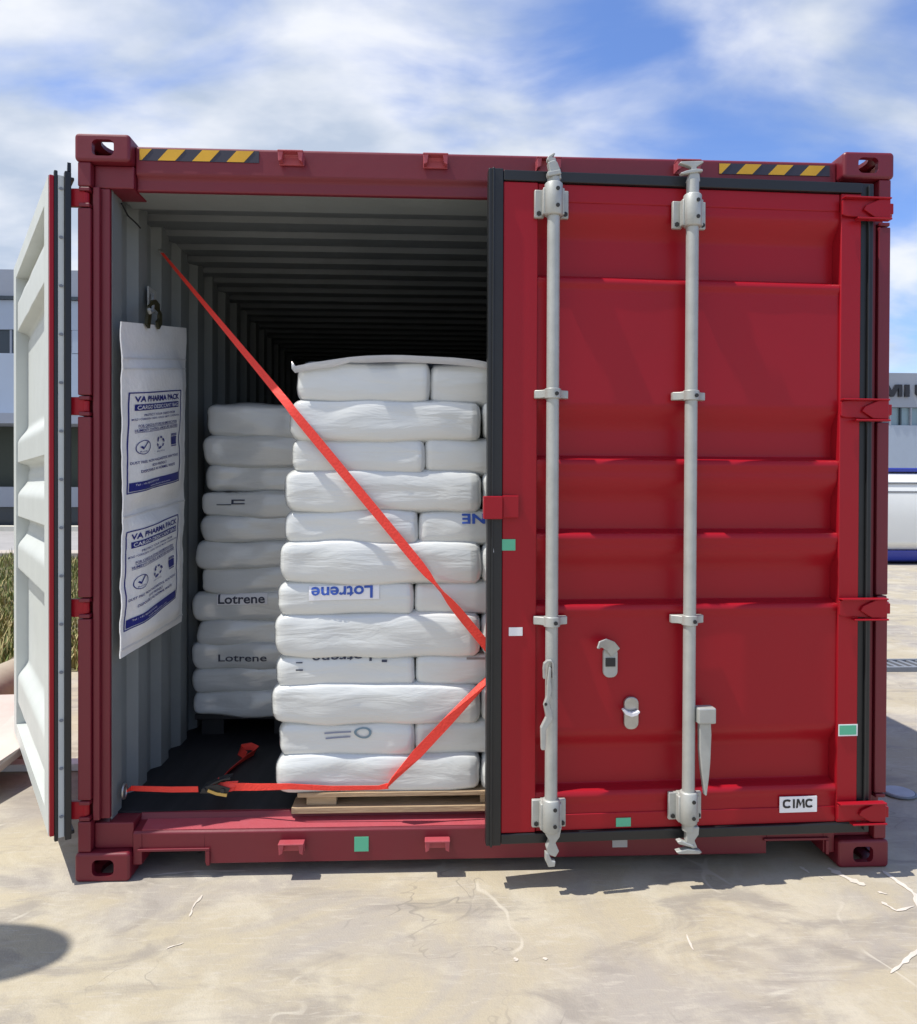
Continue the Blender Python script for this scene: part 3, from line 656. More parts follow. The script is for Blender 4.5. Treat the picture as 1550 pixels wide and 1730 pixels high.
# everything on the outer face of the right door, placed in door coordinates
RI = RTM.inverted()
def dl(px, py, Y=-0.085):                              # photo point on the plane in front of the door -> door coordinates
    d = ray(px, py); o_ = RI @ CAM; dd = RI.to_3x3() @ d; return o_ + dd*((Y-o_.y)/dd.y)
YB = -0.086                                            # axis of the lock bars
BR = 0.0205
def lockbar(pt, pb):
    a_, b_ = dl(*pt, YB), dl(*pb, YB); g = MB(); g.tube([a_.lerp(b_, k/8) for k in range(9)], BR, 24)
    return g.build('lock_bar', M['steel'], rd, smooth=40), a_, b_
b1, b1t, b1b = lockbar((936, 300), (931, 1405)); b2, b2t, b2b = lockbar((1171, 305), (1163, 1402))
def barx(t, b_, z): return t.x + (b_.x-t.x)*(t.z-z)/(t.z-b_.z)
def big_guide(t, b_, pyc, half):
    z = dl(930, pyc, YB).z; x = barx(t, b_, z); g = MB()
    g.tube([(x, YB, z-half), (x, YB, z-half*.9), (x, YB, z+half*.9), (x, YB, z+half)], .03, 24, rs=[.026, .0295, .0295, .026])
    g.box(x-.058, x-.026, -.062, -.047, z-half*.95, z+half*.75); g.box(x+.026, x+.055, -.062, -.047, z-half*.95, z+half*.75)
    g.box(x-.03, x+.03, YB+.01, -.0475, z-half*.8, z+half*.8)
    for s in (-1, 1): g.box(x+s*.031-.004, x+s*.031+.004, YB-.006, -.0625, z-half*.9, z+half*.7)
    gd = g.build('bar_guide', M['steel'], rd, smooth=35, bevel=.003)
    for dz_ in (-.5, .5): q = MB(); q.tube([(x+.008, YB-.0285, z+dz_*half), (x+.008, YB-.0315, z+dz_*half)], .0065, 12); q.build('bolt', M['bolt'], rd)
    for s in (-1, 1): q = MB(); q.tube([(x+s*.044, -.0618, z-half*.7), (x+s*.044, -.066, z-half*.7)], .008, 6); q.build('bolt', M['bolt'], rd)
def small_guide(t, b_, pyc):
    z = dl(930, pyc, YB).z; x = barx(t, b_, z); g = MB(); h_ = .0165
    g.tube([(x, YB, z-h_), (x, YB, z+h_)], .0265, 22)
    g.prism([(x-.055, -.047), (x-.056, -.066), (x-.036, -.074), (x-.022, YB-.008), (x+.022, YB-.008), (x+.036, -.074), (x+.056, -.066), (x+.055, -.047)], z-h_*.8, z+h_*.8, axis='z')
    g.build('bar_bracket', M['steel'], rd, smooth=35, bevel=.002)
    q = MB(); q.tube([(x+.008, YB-.026, z-.002), (x+.008, YB-.0295, z-.002)], .0065, 12); q.build('bolt', M['bolt'], rd)
for t, b_, tp, bp in ((b1t, b1b, 337, 1377), (b2t, b2b, 348, 1371)):
    big_guide(t, b_, tp, .054); big_guide(t, b_, bp, .054)
    small_guide(t, b_, 665); small_guide(t, b_, 1050)
# cam ends (tall hooked cam on the first bar, anvil-shaped on the second)
def cam_shape(polys, name, yc=YB, th=.016):
    g = MB()
    for P, y_ in polys:
        g.prism([(v.x, v.z) for v in (dl(px, py, yc+y_) for px, py in P)], yc+y_-th, yc+y_+th, axis='y')
    return g.build(name, M['steel'], rd, bevel=.003)
cam_shape([([(926, 304), (948, 304), (946, 288), (941, 276), (936, 272), (925, 276), (928, 290)], 0),
           ([(928, 276), (940, 277), (938, 268), (932, 268), (938, 261), (934, 260), (925, 266), (924, 272)], .004),
           ([(924, 292), (946, 288), (948, 296), (925, 300)], -.012)], 'cam', th=.013)
cam_shape([([(1160, 308), (1182, 308), (1181, 296), (1177, 292), (1165, 293)], 0),
           ([(1168, 293), (1176, 293), (1176, 283), (1188, 276), (1187, 273), (1150, 274), (1147, 277), (1160, 281), (1167, 284), (1166, 290)], -.002),
           ([(1150, 296), (1187, 291), (1186, 287), (1176, 286), (1160, 289), (1149, 293)], -.006)], 'cam', th=.010)
cam_shape([([(920, 1396), (948, 1396), (945, 1412), (938, 1422), (944, 1436), (938, 1446), (926, 1442), (922, 1430), (927, 1418), (921, 1408)], 0),
           ([(921, 1438), (926, 1440), (932, 1452), (938, 1453), (937, 1462), (926, 1463), (921, 1452)], -.004)], 'cam', th=.012)
cam_shape([([(1154, 1395), (1180, 1395), (1179, 1408), (1172, 1418), (1177, 1430), (1168, 1432), (1158, 1420), (1158, 1405)], 0),
           ([(1143, 1420), (1150, 1418), (1164, 1424), (1172, 1426), (1172, 1431), (1160, 1428), (1145, 1424)], -.004),
           ([(1141, 1437), (1160, 1432), (1180, 1434), (1185, 1438), (1180, 1441), (1145, 1441)], -.004)], 'cam', th=.012)
# handle hanging on the first bar: hooked top, bent grip
g = MB()
hk = [dl(px, py, YB-.030) for px, py in ((919.5, 1146), (919, 1130), (920, 1121), (925, 1116.5), (931, 1116), (934, 1121), (934, 1146))]
g.ribbon(hk, .018, .005, (0, 1, 0))
g.build('handle_hook', M['steel'], rd, bevel=.001)
g = MB()
P = [(927, 1125), (931, 1128), (930, 1150), (932, 1165), (927, 1185), (931, 1198), (934, 1214), (922, 1232), (921, 1266), (914, 1266), (913, 1228), (922, 1210), (918, 1190), (923, 1175), (924, 1150)]
pts = [dl(px, py, YB-.034) for px, py in P]; g.prism([(v.x, v.z) for v in pts], YB-.046, YB-.028, axis='y')
h1_ = g.build('handle', M['steel'], rd, bevel=.003)
g = MB(); v = dl(922.5, 1190, YB-.047); g.tube([(v.x, YB-.046, v.z), (v.x, YB-.0485, v.z)], .005, 10); v = dl(926, 1122, YB-.047)
g.build('bolt', M['bolt'], rd)
# handle on the second bar: square hub and tapering grip
g = MB(); a_, b_ = dl(1176, 1194, YB-.01), dl(1206, 1220, YB-.01); g.box(a_.x, b_.x, YB-.034, YB+.012, b_.z, a_.z)
g.build('handle_hub', M['steel'], rd, bevel=.005)
g = MB(); P = [(1181, 1221), (1200, 1221), (1201, 1240), (1199, 1288), (1197, 1310), (1193, 1343), (1190, 1343), (1184, 1300), (1181, 1265)]
g.prism([(v.x, v.z) for v in (dl(px, py, YB-.012) for px, py in P)], YB-.022, YB+.000, axis='y'); 
g.build('handle', M['steel'], rd, bevel=.005)
# handle retainers on the panel
yp = -0.0365
g = MB(); a_, b_ = dl(1018, 1093, yp), dl(1042, 1143, yp)
g.prism(rrect(a_.x, b_.x, b_.z, a_.z, .020), yp-.014, yp-.001, axis='y')
g.ribbon([dl(px, py, y_) for px, py, y_ in ((1040, 1102, yp-.016), (1032, 1092, yp-.024), (1022, 1087, yp-.04), (1014, 1089, yp-.05), (1011, 1096, yp-.05))], [.04, .04, .034, .026, .018], .006, (0.3, -.2, 1))
rt = g.build('handle_retainer', M['steel'], rd, bevel=.002)
g = MB(); a_, b_ = dl(1024, 1112, yp-.016), dl(1040, 1126, yp-.016); g.box(a_.x, b_.x, yp-.018, yp-.0145, b_.z, a_.z); g.build('slot', M['bolt'], rd)
g = MB(); a_, b_ = dl(1053, 1176, yp), dl(1077, 1230, yp)
g.prism(rrect(a_.x, b_.x, b_.z, a_.z, .022), yp-.016, yp-.001, axis='y'); g.build('handle_retainer', M['chrome'], rd, bevel=.003)
g = MB(); g.ribbon([dl(px, py, yp-.03) for px, py in ((1053, 1198), (1058, 1204), (1067, 1207), (1075, 1205), (1080, 1201))], [.008, .012, .014, .012, .006], .02, (0, 0, 1)); g.build('flap', M['paper'], rd, bevel=.002)
# lock block bridging the door edge, stickers, maker plate
g = MB(); a_, b_ = dl(817, 837, -.07), dl(877, 877, -.07); m_ = dl(849, 850, -.07)
g.box(a_.x, m_.x, -.082, -.053, b_.z, a_.z-.002); g.box(m_.x+.001, b_.x, -.072, -.0475, b_.z+.004, a_.z)
g.build('overlap_plate', M['red'], rd, bevel=.003)
def dstick(px0, px1, py0, py1, m, y_=-.0465, lab=None):
    a_, b_ = dl(px0, py0, y_), dl(px1, py1, y_); g = MB(); g.box(a_.x, b_.x, y_-.002, y_-.0003, b_.z, a_.z); o = g.build('sticker', m, rd)
    if lab: o['label'] = lab
    return o
dstick(848.5, 871, 911, 930, M['green'], lab='green sticker near the gasket')
dstick(860, 883, 1060, 1074, M['paper'], lab='white sticker near the gasket')
dstick(1041, 1066, 1382, 1396, M['green'], -.0405, 'green sticker by the door foot')
o = dstick(1417, 1449, 1224, 1243, M['paper'], lab='green sticker with white edge by the hinges')
g = MB(); a_, b_ = dl(1419, 1226, -.0487), dl(1447, 1241, -.0487); g.box(a_.x, b_.x, -.0500, -.0487, b_.z, a_.z); g.build('sticker_face', M['green'], rd)
y_ = -.0405
g = MB(); a_, b_ = dl(1317, 1346, y_), dl(1380, 1371, y_); g.box(a_.x, b_.x, y_-.004, y_-.0003, b_.z, a_.z); g.build('maker_plate', M['paper'], rd, bevel=.001)
g = MB(); a_, b_ = dl(1323, 1351, y_-.0045), dl(1375, 1364.5, y_-.0045)
lf = lambda u, v: (a_.x+(b_.x-a_.x)*u, y_-.0050, b_.z+(a_.z-b_.z)*v)
def cc(u0, w):                                          # squarish C with open mouth
    for k in range(12):
        t0, t1 = R(38+k*284/12), R(38+(k+1)*284/12); sp = lambda t, r, q: (u0+w*(.5+r*math.copysign(abs(math.cos(t))**.75, math.cos(t))), .5+q*math.copysign(abs(math.sin(t))**.75, math.sin(t)))
        g.face([lf(*p) for p in (sp(t0, .5, .5), sp(t1, .5, .5), sp(t1, .27, .27), sp(t0, .27, .27))])
cc(0, .29); cc(.73, .27)
for q in ([(.33, 0), (.395, 0), (.395, 1), (.33, 1)], [(.43, 0), (.49, 0), (.53, 1), (.46, 1)], [(.49, 1), (.53, 1), (.60, .42), (.56, .12)], [(.56, .12), (.60, .42), (.68, 1), (.64, 1)], [(.64, 1), (.70, 1), (.72, 0), (.655, 0)]): g.face([lf(*p) for p in q])
g.build('lettering', M['letter'], rd)
g = MB(); v = dl(833, 928, -.053); g.prism([(v.x-.004, v.z-.012), (v.x+.004, v.z-.010), (v.x+.001, v.z+.012)], -.0545, -.0524, axis='y'); g.build('gasket_chip', M['paper'], rd)

# ------------------------------------------------------------------ sacks
def sack(x0, x1, y0, y1, z0, z1, seed, rl=.055, rr=.05, wob=.009):
    bm = bmesh.new(); nx, ny, nz_ = 26, 14, 12
    vid = {}
    def P(i, j, k):
        key = (i, j, k)
        if key in vid: return vid[key]
        x, y, z = 2*i/nx-1, 2*j/ny-1, 2*k/nz_-1
        # even out spacing towards the rims
        f = lambda t: math.copysign(abs(t)**0.8, t)
        x, y, z = f(x), f(y), f(z)
        ax, ay, az = abs(x), abs(y), abs(z)
        # edges are rounded by an absolute radius, so the ends of long sacks stay plump rather than stretched
        sx_, sy_, sz_ = (x1-x0)/2, (y1-y0)/2, (z1-z0)/2
        rx, ry, rz = (rl if x < 0 else rr), .040, sz_*.82
        q = Vector((x*sx_, y*sy_, z*sz_))
        core = Vector((max(-sx_+rx, min(sx_-rx, q.x)), max(-sy_+ry, min(sy_-ry, q.y)), max(-sz_+rz, min(sz_-rz, q.z))))
        d = q-core
        if d.length > 1e-9:
            e = 2.5; nrm = (abs(d.x/rx)**e+abs(d.y/ry)**e+abs(d.z/rz)**e)**(1/e); m = max(abs(d.x/rx), abs(d.y/ry), abs(d.z/rz)); q = core + d*(m/nrm)
        # pillow: thinner near the ends
        tx = abs(q.x)/sx_; ty = abs(q.y)/sy_
        q.z *= 1-0.10*max(tx, ty*.5)**6
        # wrinkles and lumps
        w = q+Vector((seed*3.1, seed*1.7, seed*.9))
        nv = noise.noise(w*5.0)*wob*1.3 + noise.noise(Vector((w.x*9, w.y*9, w.z*26)))*wob*.35 + noise.noise(Vector((w.x*24, w.y*14, w.z*14)))*wob*.15
        dirv = Vector((d.x if d.length > 1e-9 else 0, d.y if d.length > 1e-9 else 0, d.z)).normalized() if d.length > 1e-9 else Vector((0, 0, 1))
        q += dirv*nv; q.z += .006*noise.noise(Vector(((x0+x1)/2*0+q.x*2.2, seed*2.3, 0)))
        v = bm.verts.new(Vector(((x0+x1)/2, (y0+y1)/2, (z0+z1)/2))+q); vid[key] = v; return v
    for i in range(nx):
        for j in range(ny):
            bm.faces.new((P(i, j, 0), P(i, j+1, 0), P(i+1, j+1, 0), P(i+1, j, 0))); bm.faces.new((P(i, j, nz_), P(i+1, j, nz_), P(i+1, j+1, nz_), P(i, j+1, nz_)))
    for i in range(nx):
        for k in range(nz_):
            bm.faces.new((P(i, 0, k), P(i+1, 0, k), P(i+1, 0, k+1), P(i, 0, k+1))); bm.faces.new((P(i, ny, k), P(i, ny, k+1), P(i+1, ny, k+1), P(i+1, ny, k)))
    for j in range(ny):
        for k in range(nz_):
            bm.faces.new((P(0, j, k), P(0, j, k+1), P(0, j+1, k+1), P(0, j+1, k))); bm.faces.new((P(nx, j, k), P(nx, j+1, k), P(nx, j+1, k+1), P(nx, j, k+1)))
    return bm
ORD = ['topmost', 'second from the top', 'third from the top', 'fourth from the top', 'fifth from the top', 'sixth from the top', 'seventh from the top', 'eighth from the top',
       'ninth from the top', 'tenth from the top', 'second from the bottom', 'lowest']
def link_sack(bm, label, group):
    bmesh.ops.recalc_face_normals(bm, faces=bm.faces)
    me = bpy.data.meshes.new('sack'); bm.to_mesh(me); bm.free(); me.materials.append(M['bag']); me.polygons.foreach_set('use_smooth', [True]*len(me.polygons))
    o = bpy.data.objects.new('sack', me); COL.objects.link(o); tag(o, label, 'sack', group)
    return o
def print_on(o, items, Y, off=.0035):                 # ink that follows the front of the sack
    me = o.data; bv = BVHTree.FromPolygons([v.co for v in me.vertices], [p.vertices for p in me.polygons])
    def fn(px, py):
        q = at(px, py, Y); h = bv.ray_cast(CAM*0+Vector((q.x, -2, q.z)), Vector((0, 1, 0)))
        y_ = h[0].y if h[0] is not None else Y
        return Vector((q.x, y_-off, q.z))
    for it in items:
        g = MB(); P2 = lambda px, py: Vector((px, py, 0))
        if it[0] == 'text':
            _, s_, (x0, x1, y0, y1), flip, bold, m_, skew = it
            if flip: f = lambda u, v: P2(x1+(x0-x1)*u, y0+(y1-y0)*v + skew*(1-u))
            else: f = lambda u, v: P2(x0+(x1-x0)*u, y1+(y0-y1)*v + skew*u)
            put_text(g, s_, f, 0, 1, 0, 1, bold)
        else:
            _, Q, m_ = it
            for a_ in Q: g.face([P2(*q) for q in a_])
        bmesh.ops.triangulate(g.bm, faces=g.bm.faces)
        for lim in (8, 4, 2.5):
            es = [e for e in g.bm.edges if e.calc_length() > lim]
            if es: bmesh.ops.subdivide_edges(g.bm, edges=es, cuts=1); bmesh.ops.triangulate(g.bm, faces=g.bm.faces)
        for v in g.bm.verts: v.co = fn(v.co.x, v.co.y)
        g.build('print', m_, o)
def grid(x0, x1, y0, y1, sk=0, n=10):
    return [[(x0+(x1-x0)*i/n, y0+sk*i/n), (x0+(x1-x0)*(i+1)/n, y0+sk*(i+1)/n), (x0+(x1-x0)*(i+1)/n, y1+sk*(i+1)/n), (x0+(x1-x0)*i/n, y1+sk*i/n)] for i in range(n)]
YF = 0.075
edge = [610, 679, 741, 798, 862, 920, 985, 1040, 1108, 1162, 1222, 1280, 1336]
left = [497, 488, 490, 478, 475, 468, 466, 459, 464, 455, 468, 464]
seamx = {0: 726, 2: 718, 4: 708, 6: 700, 8: 703, 10: 703}
for i in range(12):
    z1, z0 = at(600, edge[i], YF).z, at(600, edge[i+1], YF).z; x0 = at(left[i], (edge[i]+edge[i+1])/2, YF).x
    if i == 0: z1 += .0
    dz_ = .017; jy = random.uniform(-.006, .006)
    if i % 2 == 0:
        xs_ = at(seamx[i], 900, YF).x
        A = link_sack(sack(x0, xs_, YF+.008+jy, YF+.76, z0-dz_*.5, z1+dz_*.5, i+1, .05, .020), ('plump white sack left in front stack, %s layer' % ORD[i]), 'white sacks of the front stack')
        B = link_sack(sack(xs_-.003, xs_+.53, YF+.010-jy, YF+.76, z0-dz_*.5, z1+dz_*.5, i+31, .022, .022), ('short white sack beside the door edge, front stack, %s layer' % ORD[i]), 'white sacks of the front stack')
        if i == 6:
            print_on(A, [('quad', grid(522, 641, 991, 1015, -3), M['paper']), ], YF, .003)
            print_on(A, [('text', 'Lotrene', (526, 630, 992, 1013), True, .02, M['ink'], -3)], YF, .0055)
            A['label'] = 'white sack with upside-down blue lettering in the front stack'
        if i == 8:
            print_on(A, [('text', 'Lotrene', (527, 628, 1107, 1121), True, .015, M['inkdark'], -3)], YF, .0045)
            print_on(A, [('quad', grid(500, 512, 1131, 1133.5, 0, 3)+grid(500, 511, 1119, 1121, 0, 3)+grid(645, 654, 1116, 1120, 0, 3), M['inkdark'])], YF, .0045)
            A['label'] = 'white sack with half-hidden dark upside-down lettering in the front stack'
            print_on(B, [('quad', grid(789, 820, 1105, 1107, 0, 4)+grid(789, 820, 1112, 1115.5, 0, 4), mat('tan_ink', (.25, .22, .2), .5))], YF, .004)
        if i == 10:
            ring = []
            for k in range(16):
                a0, a1_ = k*.3927, (k+1)*.3927
                def rp(a__, s__): return (613+15*s__*math.cos(a__)*(1-.12*math.sin(a__)), 1239+9.5*s__*math.sin(a__)*(1.0+.15*math.cos(a__)))
                ring.append([rp(a0, 1), rp(a1_, 1), rp(a1_, .72), rp(a0, .72)])
            print_on(A, [('quad', grid(548, 593, 1239, 1241.5, -3)+grid(550, 592, 1247.5, 1250, -3), mat('grey_ink', (.22, .24, .33), .5)), ('quad', ring, mat('teal_ink', (.17, .25, .30), .5))], YF, .0045)
            A['label'] = 'white sack printed with two bars and a ring low in the front stack'
        if i == 4:
            print_on(B, [('text', 'ENE', (781, 836, 868, 885), True, .03, M['ink'], 0)], YF, .0045)
            B['label'] = 'white sack with blue letters cut off by the door edge, front stack'
    else:
        xs_ = at(815, 900, YF).x
        link_sack(sack(x0, xs_, YF+jy-.004, YF+.76, z0-dz_, z1+dz_, i+11, .058, .030), ('wide glossy white sack across front stack, %s layer' % ORD[i]), 'white sacks of the front stack')
        link_sack(sack(xs_-.002, xs_+.74, YF+jy, YF+.76, z0-dz_, z1+dz_, i+51, .03, .05), ('white sack mostly hidden by door edge, front stack, %s layer' % ORD[i]), 'white sacks of the front stack')
# clear film hood with a peaked corner over the front stack
fh = tag(empty('film_hood', tuple(at(650, 606, .06))), 'thin clear film sheet draped over the top of the front stack of sacks', 'plastic film')
oh_ = fh.location
fedge = [(493, 611), (499, 619), (530, 613), (560, 608.5), (590, 604), (620, 601.5), (650, 600.5), (680, 600.5), (710, 602), (740, 603.5), (770, 605), (800, 608), (822, 612), (880, 616), (950, 618)]
rows = []
g = MB()
for jr in range(8):
    row = []
    for i_, (px, py) in enumerate(fedge):
        base_ = at(px, py, .066)
        if jr == 0: p_ = at(px, py+11+5*noise.noise((px*.03, 1, 4)), .064)
        elif jr == 1: p_ = base_+Vector((0, -.004, 0))
        else:
            t_ = (jr-1)/6; p_ = base_+Vector((0, .74*t_, .02*math.sin(math.pi*t_)*noise.noise((px*.02, t_*3, 1))))
        row.append(g.bm.verts.new(p_-oh_))
    rows.append(row)
for A, B in zip(rows, rows[1:]):
    for k in range(len(A)-1): g.bm.faces.new((A[k], A[k+1], B[k+1], B[k]))
o = g.build('film', M['film'], fh, smooth=50); sm = o.modifiers.new('thick', 'SOLIDIFY'); sm.thickness = .0012
YR = 0.88
redge = [685, 738, 786, 829, 873, 914, 958, 1003, 1050, 1090, 1132, 1170, 1208]
rleft = [346, 341, 345, 334, 335, 328, 333, 322, 329, 322, 322, 323]
for i in range(12):
    z1, z0 = at(400, redge[i], YR).z, at(400, redge[i+1], YR).z; x0 = at(rleft[i], (redge[i]+redge[i+1])/2, YR).x
    A = link_sack(sack(x0, x0+.80, YR+random.uniform(-.008, .008), YR+.75, z0-.011, z1+.011, i+71, .055, .05, .016), 'shaded white sack in rear stack by left wall, %s' % ORD[i], 'white sacks of the rear stack')
    if i == 7:
        print_on(A, [('quad', grid(366, 452, 1004, 1023, -2), M['paper'])], YR, .003)
        print_on(A, [('text', 'Lotrene', (368, 448, 1005, 1021), False, .02, M['inkdark'], -2)], YR, .0055)
        A['label'] = 'shaded white sack with dark lettering on a pale strip, rear stack beside the left wall'
    if i == 9:
        print_on(A, [('text', 'Lotrene', (369, 452, 1106, 1118), False, .01, M['inkdark'], -2)], YR, .0045)
        A['label'] = 'shaded white sack with faint dark lettering, third from the bottom of the rear stack'
    if i == 3:
        print_on(A, [('quad', grid(391, 414, 844, 846, 0, 3)+grid(391, 414, 850, 852, 0, 3)+grid(391, 395, 846, 850, 0, 1)+grid(366, 391, 852, 853.5, 0, 3), M['inkdark'])], YR, .0045)
        A['label'] = 'shaded white sack with small dark box mark, fourth from the top of the rear stack'
# pallets
pl = tag(empty('pallet', (-.02, .45, ZF)), 'pale wooden pallet under the front stack of white sacks', 'pallet')
def pbox(name, px0, px1, py0, py1, ya, yb, m, parent):
    a_, b_ = at(px0, py0, ya), at(px1, py1, ya); o_ = parent.location
    g_ = MB(); g_.box(a_.x-o_.x, b_.x-o_.x, ya-o_.y, yb-o_.y, b_.z-o_.z, a_.z-o_.z); return g_.build(name, m, parent, bevel=.003)
zt0 = at(600, 1336, YF).z
xl, xr = at(492, 1370, .06).x, at(492, 1370, .06).x+1.48
for ya, yb in ((.065, .165), (.42, .50), (.74, .84)):
    g = MB(); g.box(xl+.02, xr+.02, ya-.45, yb-.45, .0005, .022); g.build('bottom_board', M['wood'], pl, bevel=.002)
for k in range(3):
    for ya in (.085, .42, .74):
        xk = at(543, 1350, .08).x + k*.61; g = MB(); g.box(xk-.052+.02, xk+.052+.02, ya-.45, ya+.08-.45, .0225, zt0-ZF-.020); g.build('block', M['wood'], pl, bevel=.002)
for k in range(7):
    g = MB(); ya = .068+k*.112; g.box(xl+.04, xr+.02, ya-.45, ya+.09-.45, zt0-ZF-.0195, zt0-ZF-.004); g.build('top_board', M['wood'], pl, bevel=.002)
zr0 = at(400, 1208, YR).z
pr = tag(empty('pallet', (-.87, 1.25, ZF)), 'pallet under the rear stack, coloured black to stand in for the shade', 'pallet')  # its black is painted shade beneath the rear sacks
g = MB(); g.box(-.40, .42, -.34, .38, zr0-ZF-.03, zr0-ZF-.004); g.build('deck', M['black'], pr, bevel=.004)
g = MB()
for a_ in (-.38, -.05, .30):
    for b_ in (-.30, 0, .28): g.box(a_, a_+.1, b_, b_+.1, .0, zr0-ZF-.031)
g.build('feet', M['black'], pr)

# ------------------------------------------------------------------ lashing straps
st1 = tag(empty('lashing_strap', (0, 0, 0)), 'long red-orange webbing strap running diagonally down across the white sacks', 'strap')
S0 = atx(273, 426, -1.285); E0 = at(823, 1092, .035)
K0 = at(489, 686, .058)                                # bends over the corner of the front stack
def run(t):
    px, py = 273+(823-273)*t, 426+(1092-426)*t
    tk_ = (489-273)/(823-273)
    if t < tk_: return S0.lerp(K0, t/tk_)
    return at(px, py, .058+(.030-.058)*(t-tk_)/(1-tk_))
n = 44; path, wid, side = [], [], []
perp = (E0-K0).normalized().cross(Vector((0, 1, 0))).normalized(); vy = Vector((0, 1, 0))
for k in range(n+8):
    t = k/n; path.append(run(t)); wid.append(.010+.022*min(1, t*2.2))
    tw = math.pi/(1+math.exp(-(t-.85)/.03)); side.append(perp*math.cos(tw)+vy*math.sin(tw))
g = MB(); g.ribbon(path, wid, .0022, side); g.build('webbing', M['strap'], st1, smooth=30)
g = MB(); g.tube([S0+Vector((-.01, .0, .01)), S0+Vector((.012, 0, -.004))], .006, 8); g.build('end_hook', M['chrome'], st1)
st2 = tag(empty('lashing_strap', tuple(at(370, 1328, .10))), 'red-orange strap with black ratchet running from wall ring along the pallet', 'strap')
o2 = st2.location
rg = atx(207, 1335, -1.278)+Vector((.015, 0, -.004))
base = [rg, at(222, 1332, .145), at(290, 1334, .12), at(335, 1333.5, .10)]
base2 = [at(372, 1329, .09), at(430, 1330, .075), at(490, 1329, .052), at(560, 1332, .05), at(640, 1331, .048), at(656, 1328, .046)]
g = MB(); g.ribbon([p-o2 for p in base], [.006, .018, .020, .020], .0025, (0, 0, 1)); g.build('webbing', M['strap'], st2)
g = MB(); g.ribbon([p-o2 for p in base2], [.03, .024, .020, .016, .014, .02], .0025, (0, 0, 1)); g.build('webbing', M['strap'], st2)
P = [at(654, 1330, .046)]+[at(654+(822-654)*t, 1328-(1328-1150)*t, .036) for t in (.08, .3, .6, 1.0)]+[at(900, 1068, .05), at(980, 980, .09)]
g = MB(); g.ribbon([p-o2 for p in P], [.012, .030, .036, .034, .032, .032, .032], .0025, (1, 0, 1)); g.build('webbing', M['strap'], st2)
# ratchet
c = at(365, 1330, .095)
g = MB(); q = c-o2
for s in (-1, 1): g.prism([(q.x-.05, q.z-.012), (q.x+.045, q.z-.016), (q.x+.055, q.z+.004), (q.x+.01, q.z+.018), (q.x-.03, q.z+.012)], q.y+s*.022-.002, q.y+s*.022+.002, axis='y')
g.tube([(q.x-.035, q.y-.03, q.z), (q.x-.035, q.y+.03, q.z)], .008, 10); g.tube([(q.x+.03, q.y-.03, q.z-.004), (q.x+.03, q.y+.03, q.z-.004)], .008, 10)
g.build('ratchet_frame', M['black'], st2, bevel=.001)
g = MB(); g.ribbon([q+Vector(v) for v in ((-.02, -.028, .0), (.01, -.028, -.012), (.045, -.028, -.018))], .010, .006, (0, 0, 1)); g.build('ratchet_pawl', mat('brass', (.5, .35, .12), .35, metal=.7), st2)
g = MB(); g.ribbon([q+Vector(v) for v in ((-.03, 0, .006), (.0, 0, .022), (.03, .0, .034), (.055, .0, .036))], .044, .006, (0, 1, 0)); g.build('ratchet_handle', M['black'], st2, bevel=.001)
# loose tail looping on the floor
tail = [q+Vector((-.0, .0, .02))] + [atz(px, py, zz_)-o2 for px, py, zz_ in ((372, 1318, ZF+.03), (385, 1304, ZF+.012), (400, 1292, ZF+.008), (416, 1280, ZF+.010), (430, 1272, ZF+.012), (434, 1265, ZF+.022), (424, 1261, ZF+.03), (410, 1263, ZF+.024), (405, 1270, ZF+.014), (415, 1276, ZF+.02))]
g = MB(); g.ribbon(tail, .030, .0022, [(0.5, .3, .6)]*4+[(.4, .2, .8)]*7); g.build('loose_tail', M['strap'], st2, smooth=40)
g = MB(); g.ribbon([q+Vector(v) for v in ((.0, -.01, -.0), (.04, -.012, .012), (.075, -.01, .014), (.06, -.012, .002), (.02, -.014, -.006))], .022, .0025, (0, .5, 1)); g.build('webbing_loop', M['strap'], st2)

# ------------------------------------------------------------------ hanging desiccant bag
XB = -1.248
def bx_(px, py, X=XB): return atx(px, py, X)
bagc = {'tl': (205.5, 543), 'tr': (315, 554), 'ml': (208, 866), 'mr': (311, 838), 'bl': (204, 1113), 'br': (307, 1050)}
C = {k: bx_(*v) for k, v in bagc.items()}
db = tag(empty('desiccant_bag', tuple(bx_(260, 800))), 'white two-panel cloth bag with navy print hanging on the left wall', 'bag')
ob = db.location
def bilin(a, b, c, d, u, v): return a.lerp(b, u).lerp(d.lerp(c, u), v)     # a tl, b tr, c br, d bl
def bulge(u, v):
    e = max(0.0, min(1.0, min(u, 1-u)/.22)); f = max(0.0, min(1.0, min(v, 1-v)/.15)); s = lambda t: t*t*(3-2*t); return s(e)*s(f)
def panel_pt(k, u, v, off=0.0):
    a, b, c, d = (C['tl'], C['tr'], C['mr'], C['ml']) if k == 0 else (C['ml'], C['mr'], C['br'], C['bl'])
    p = bilin(a, b, c, d, u, v)
    w = .028*bulge(u, v if k else max(0, (v-.14)/.86)) + .006*noise.noise((u*4, v*7+k*7, 2))+.0015*noise.noise((u*14, v*22+k*3, 5))
    return p+Vector((w+off, .006*noise.noise((v*4+k*4, 3, u))*(1 if u < .5 else -1), 0))
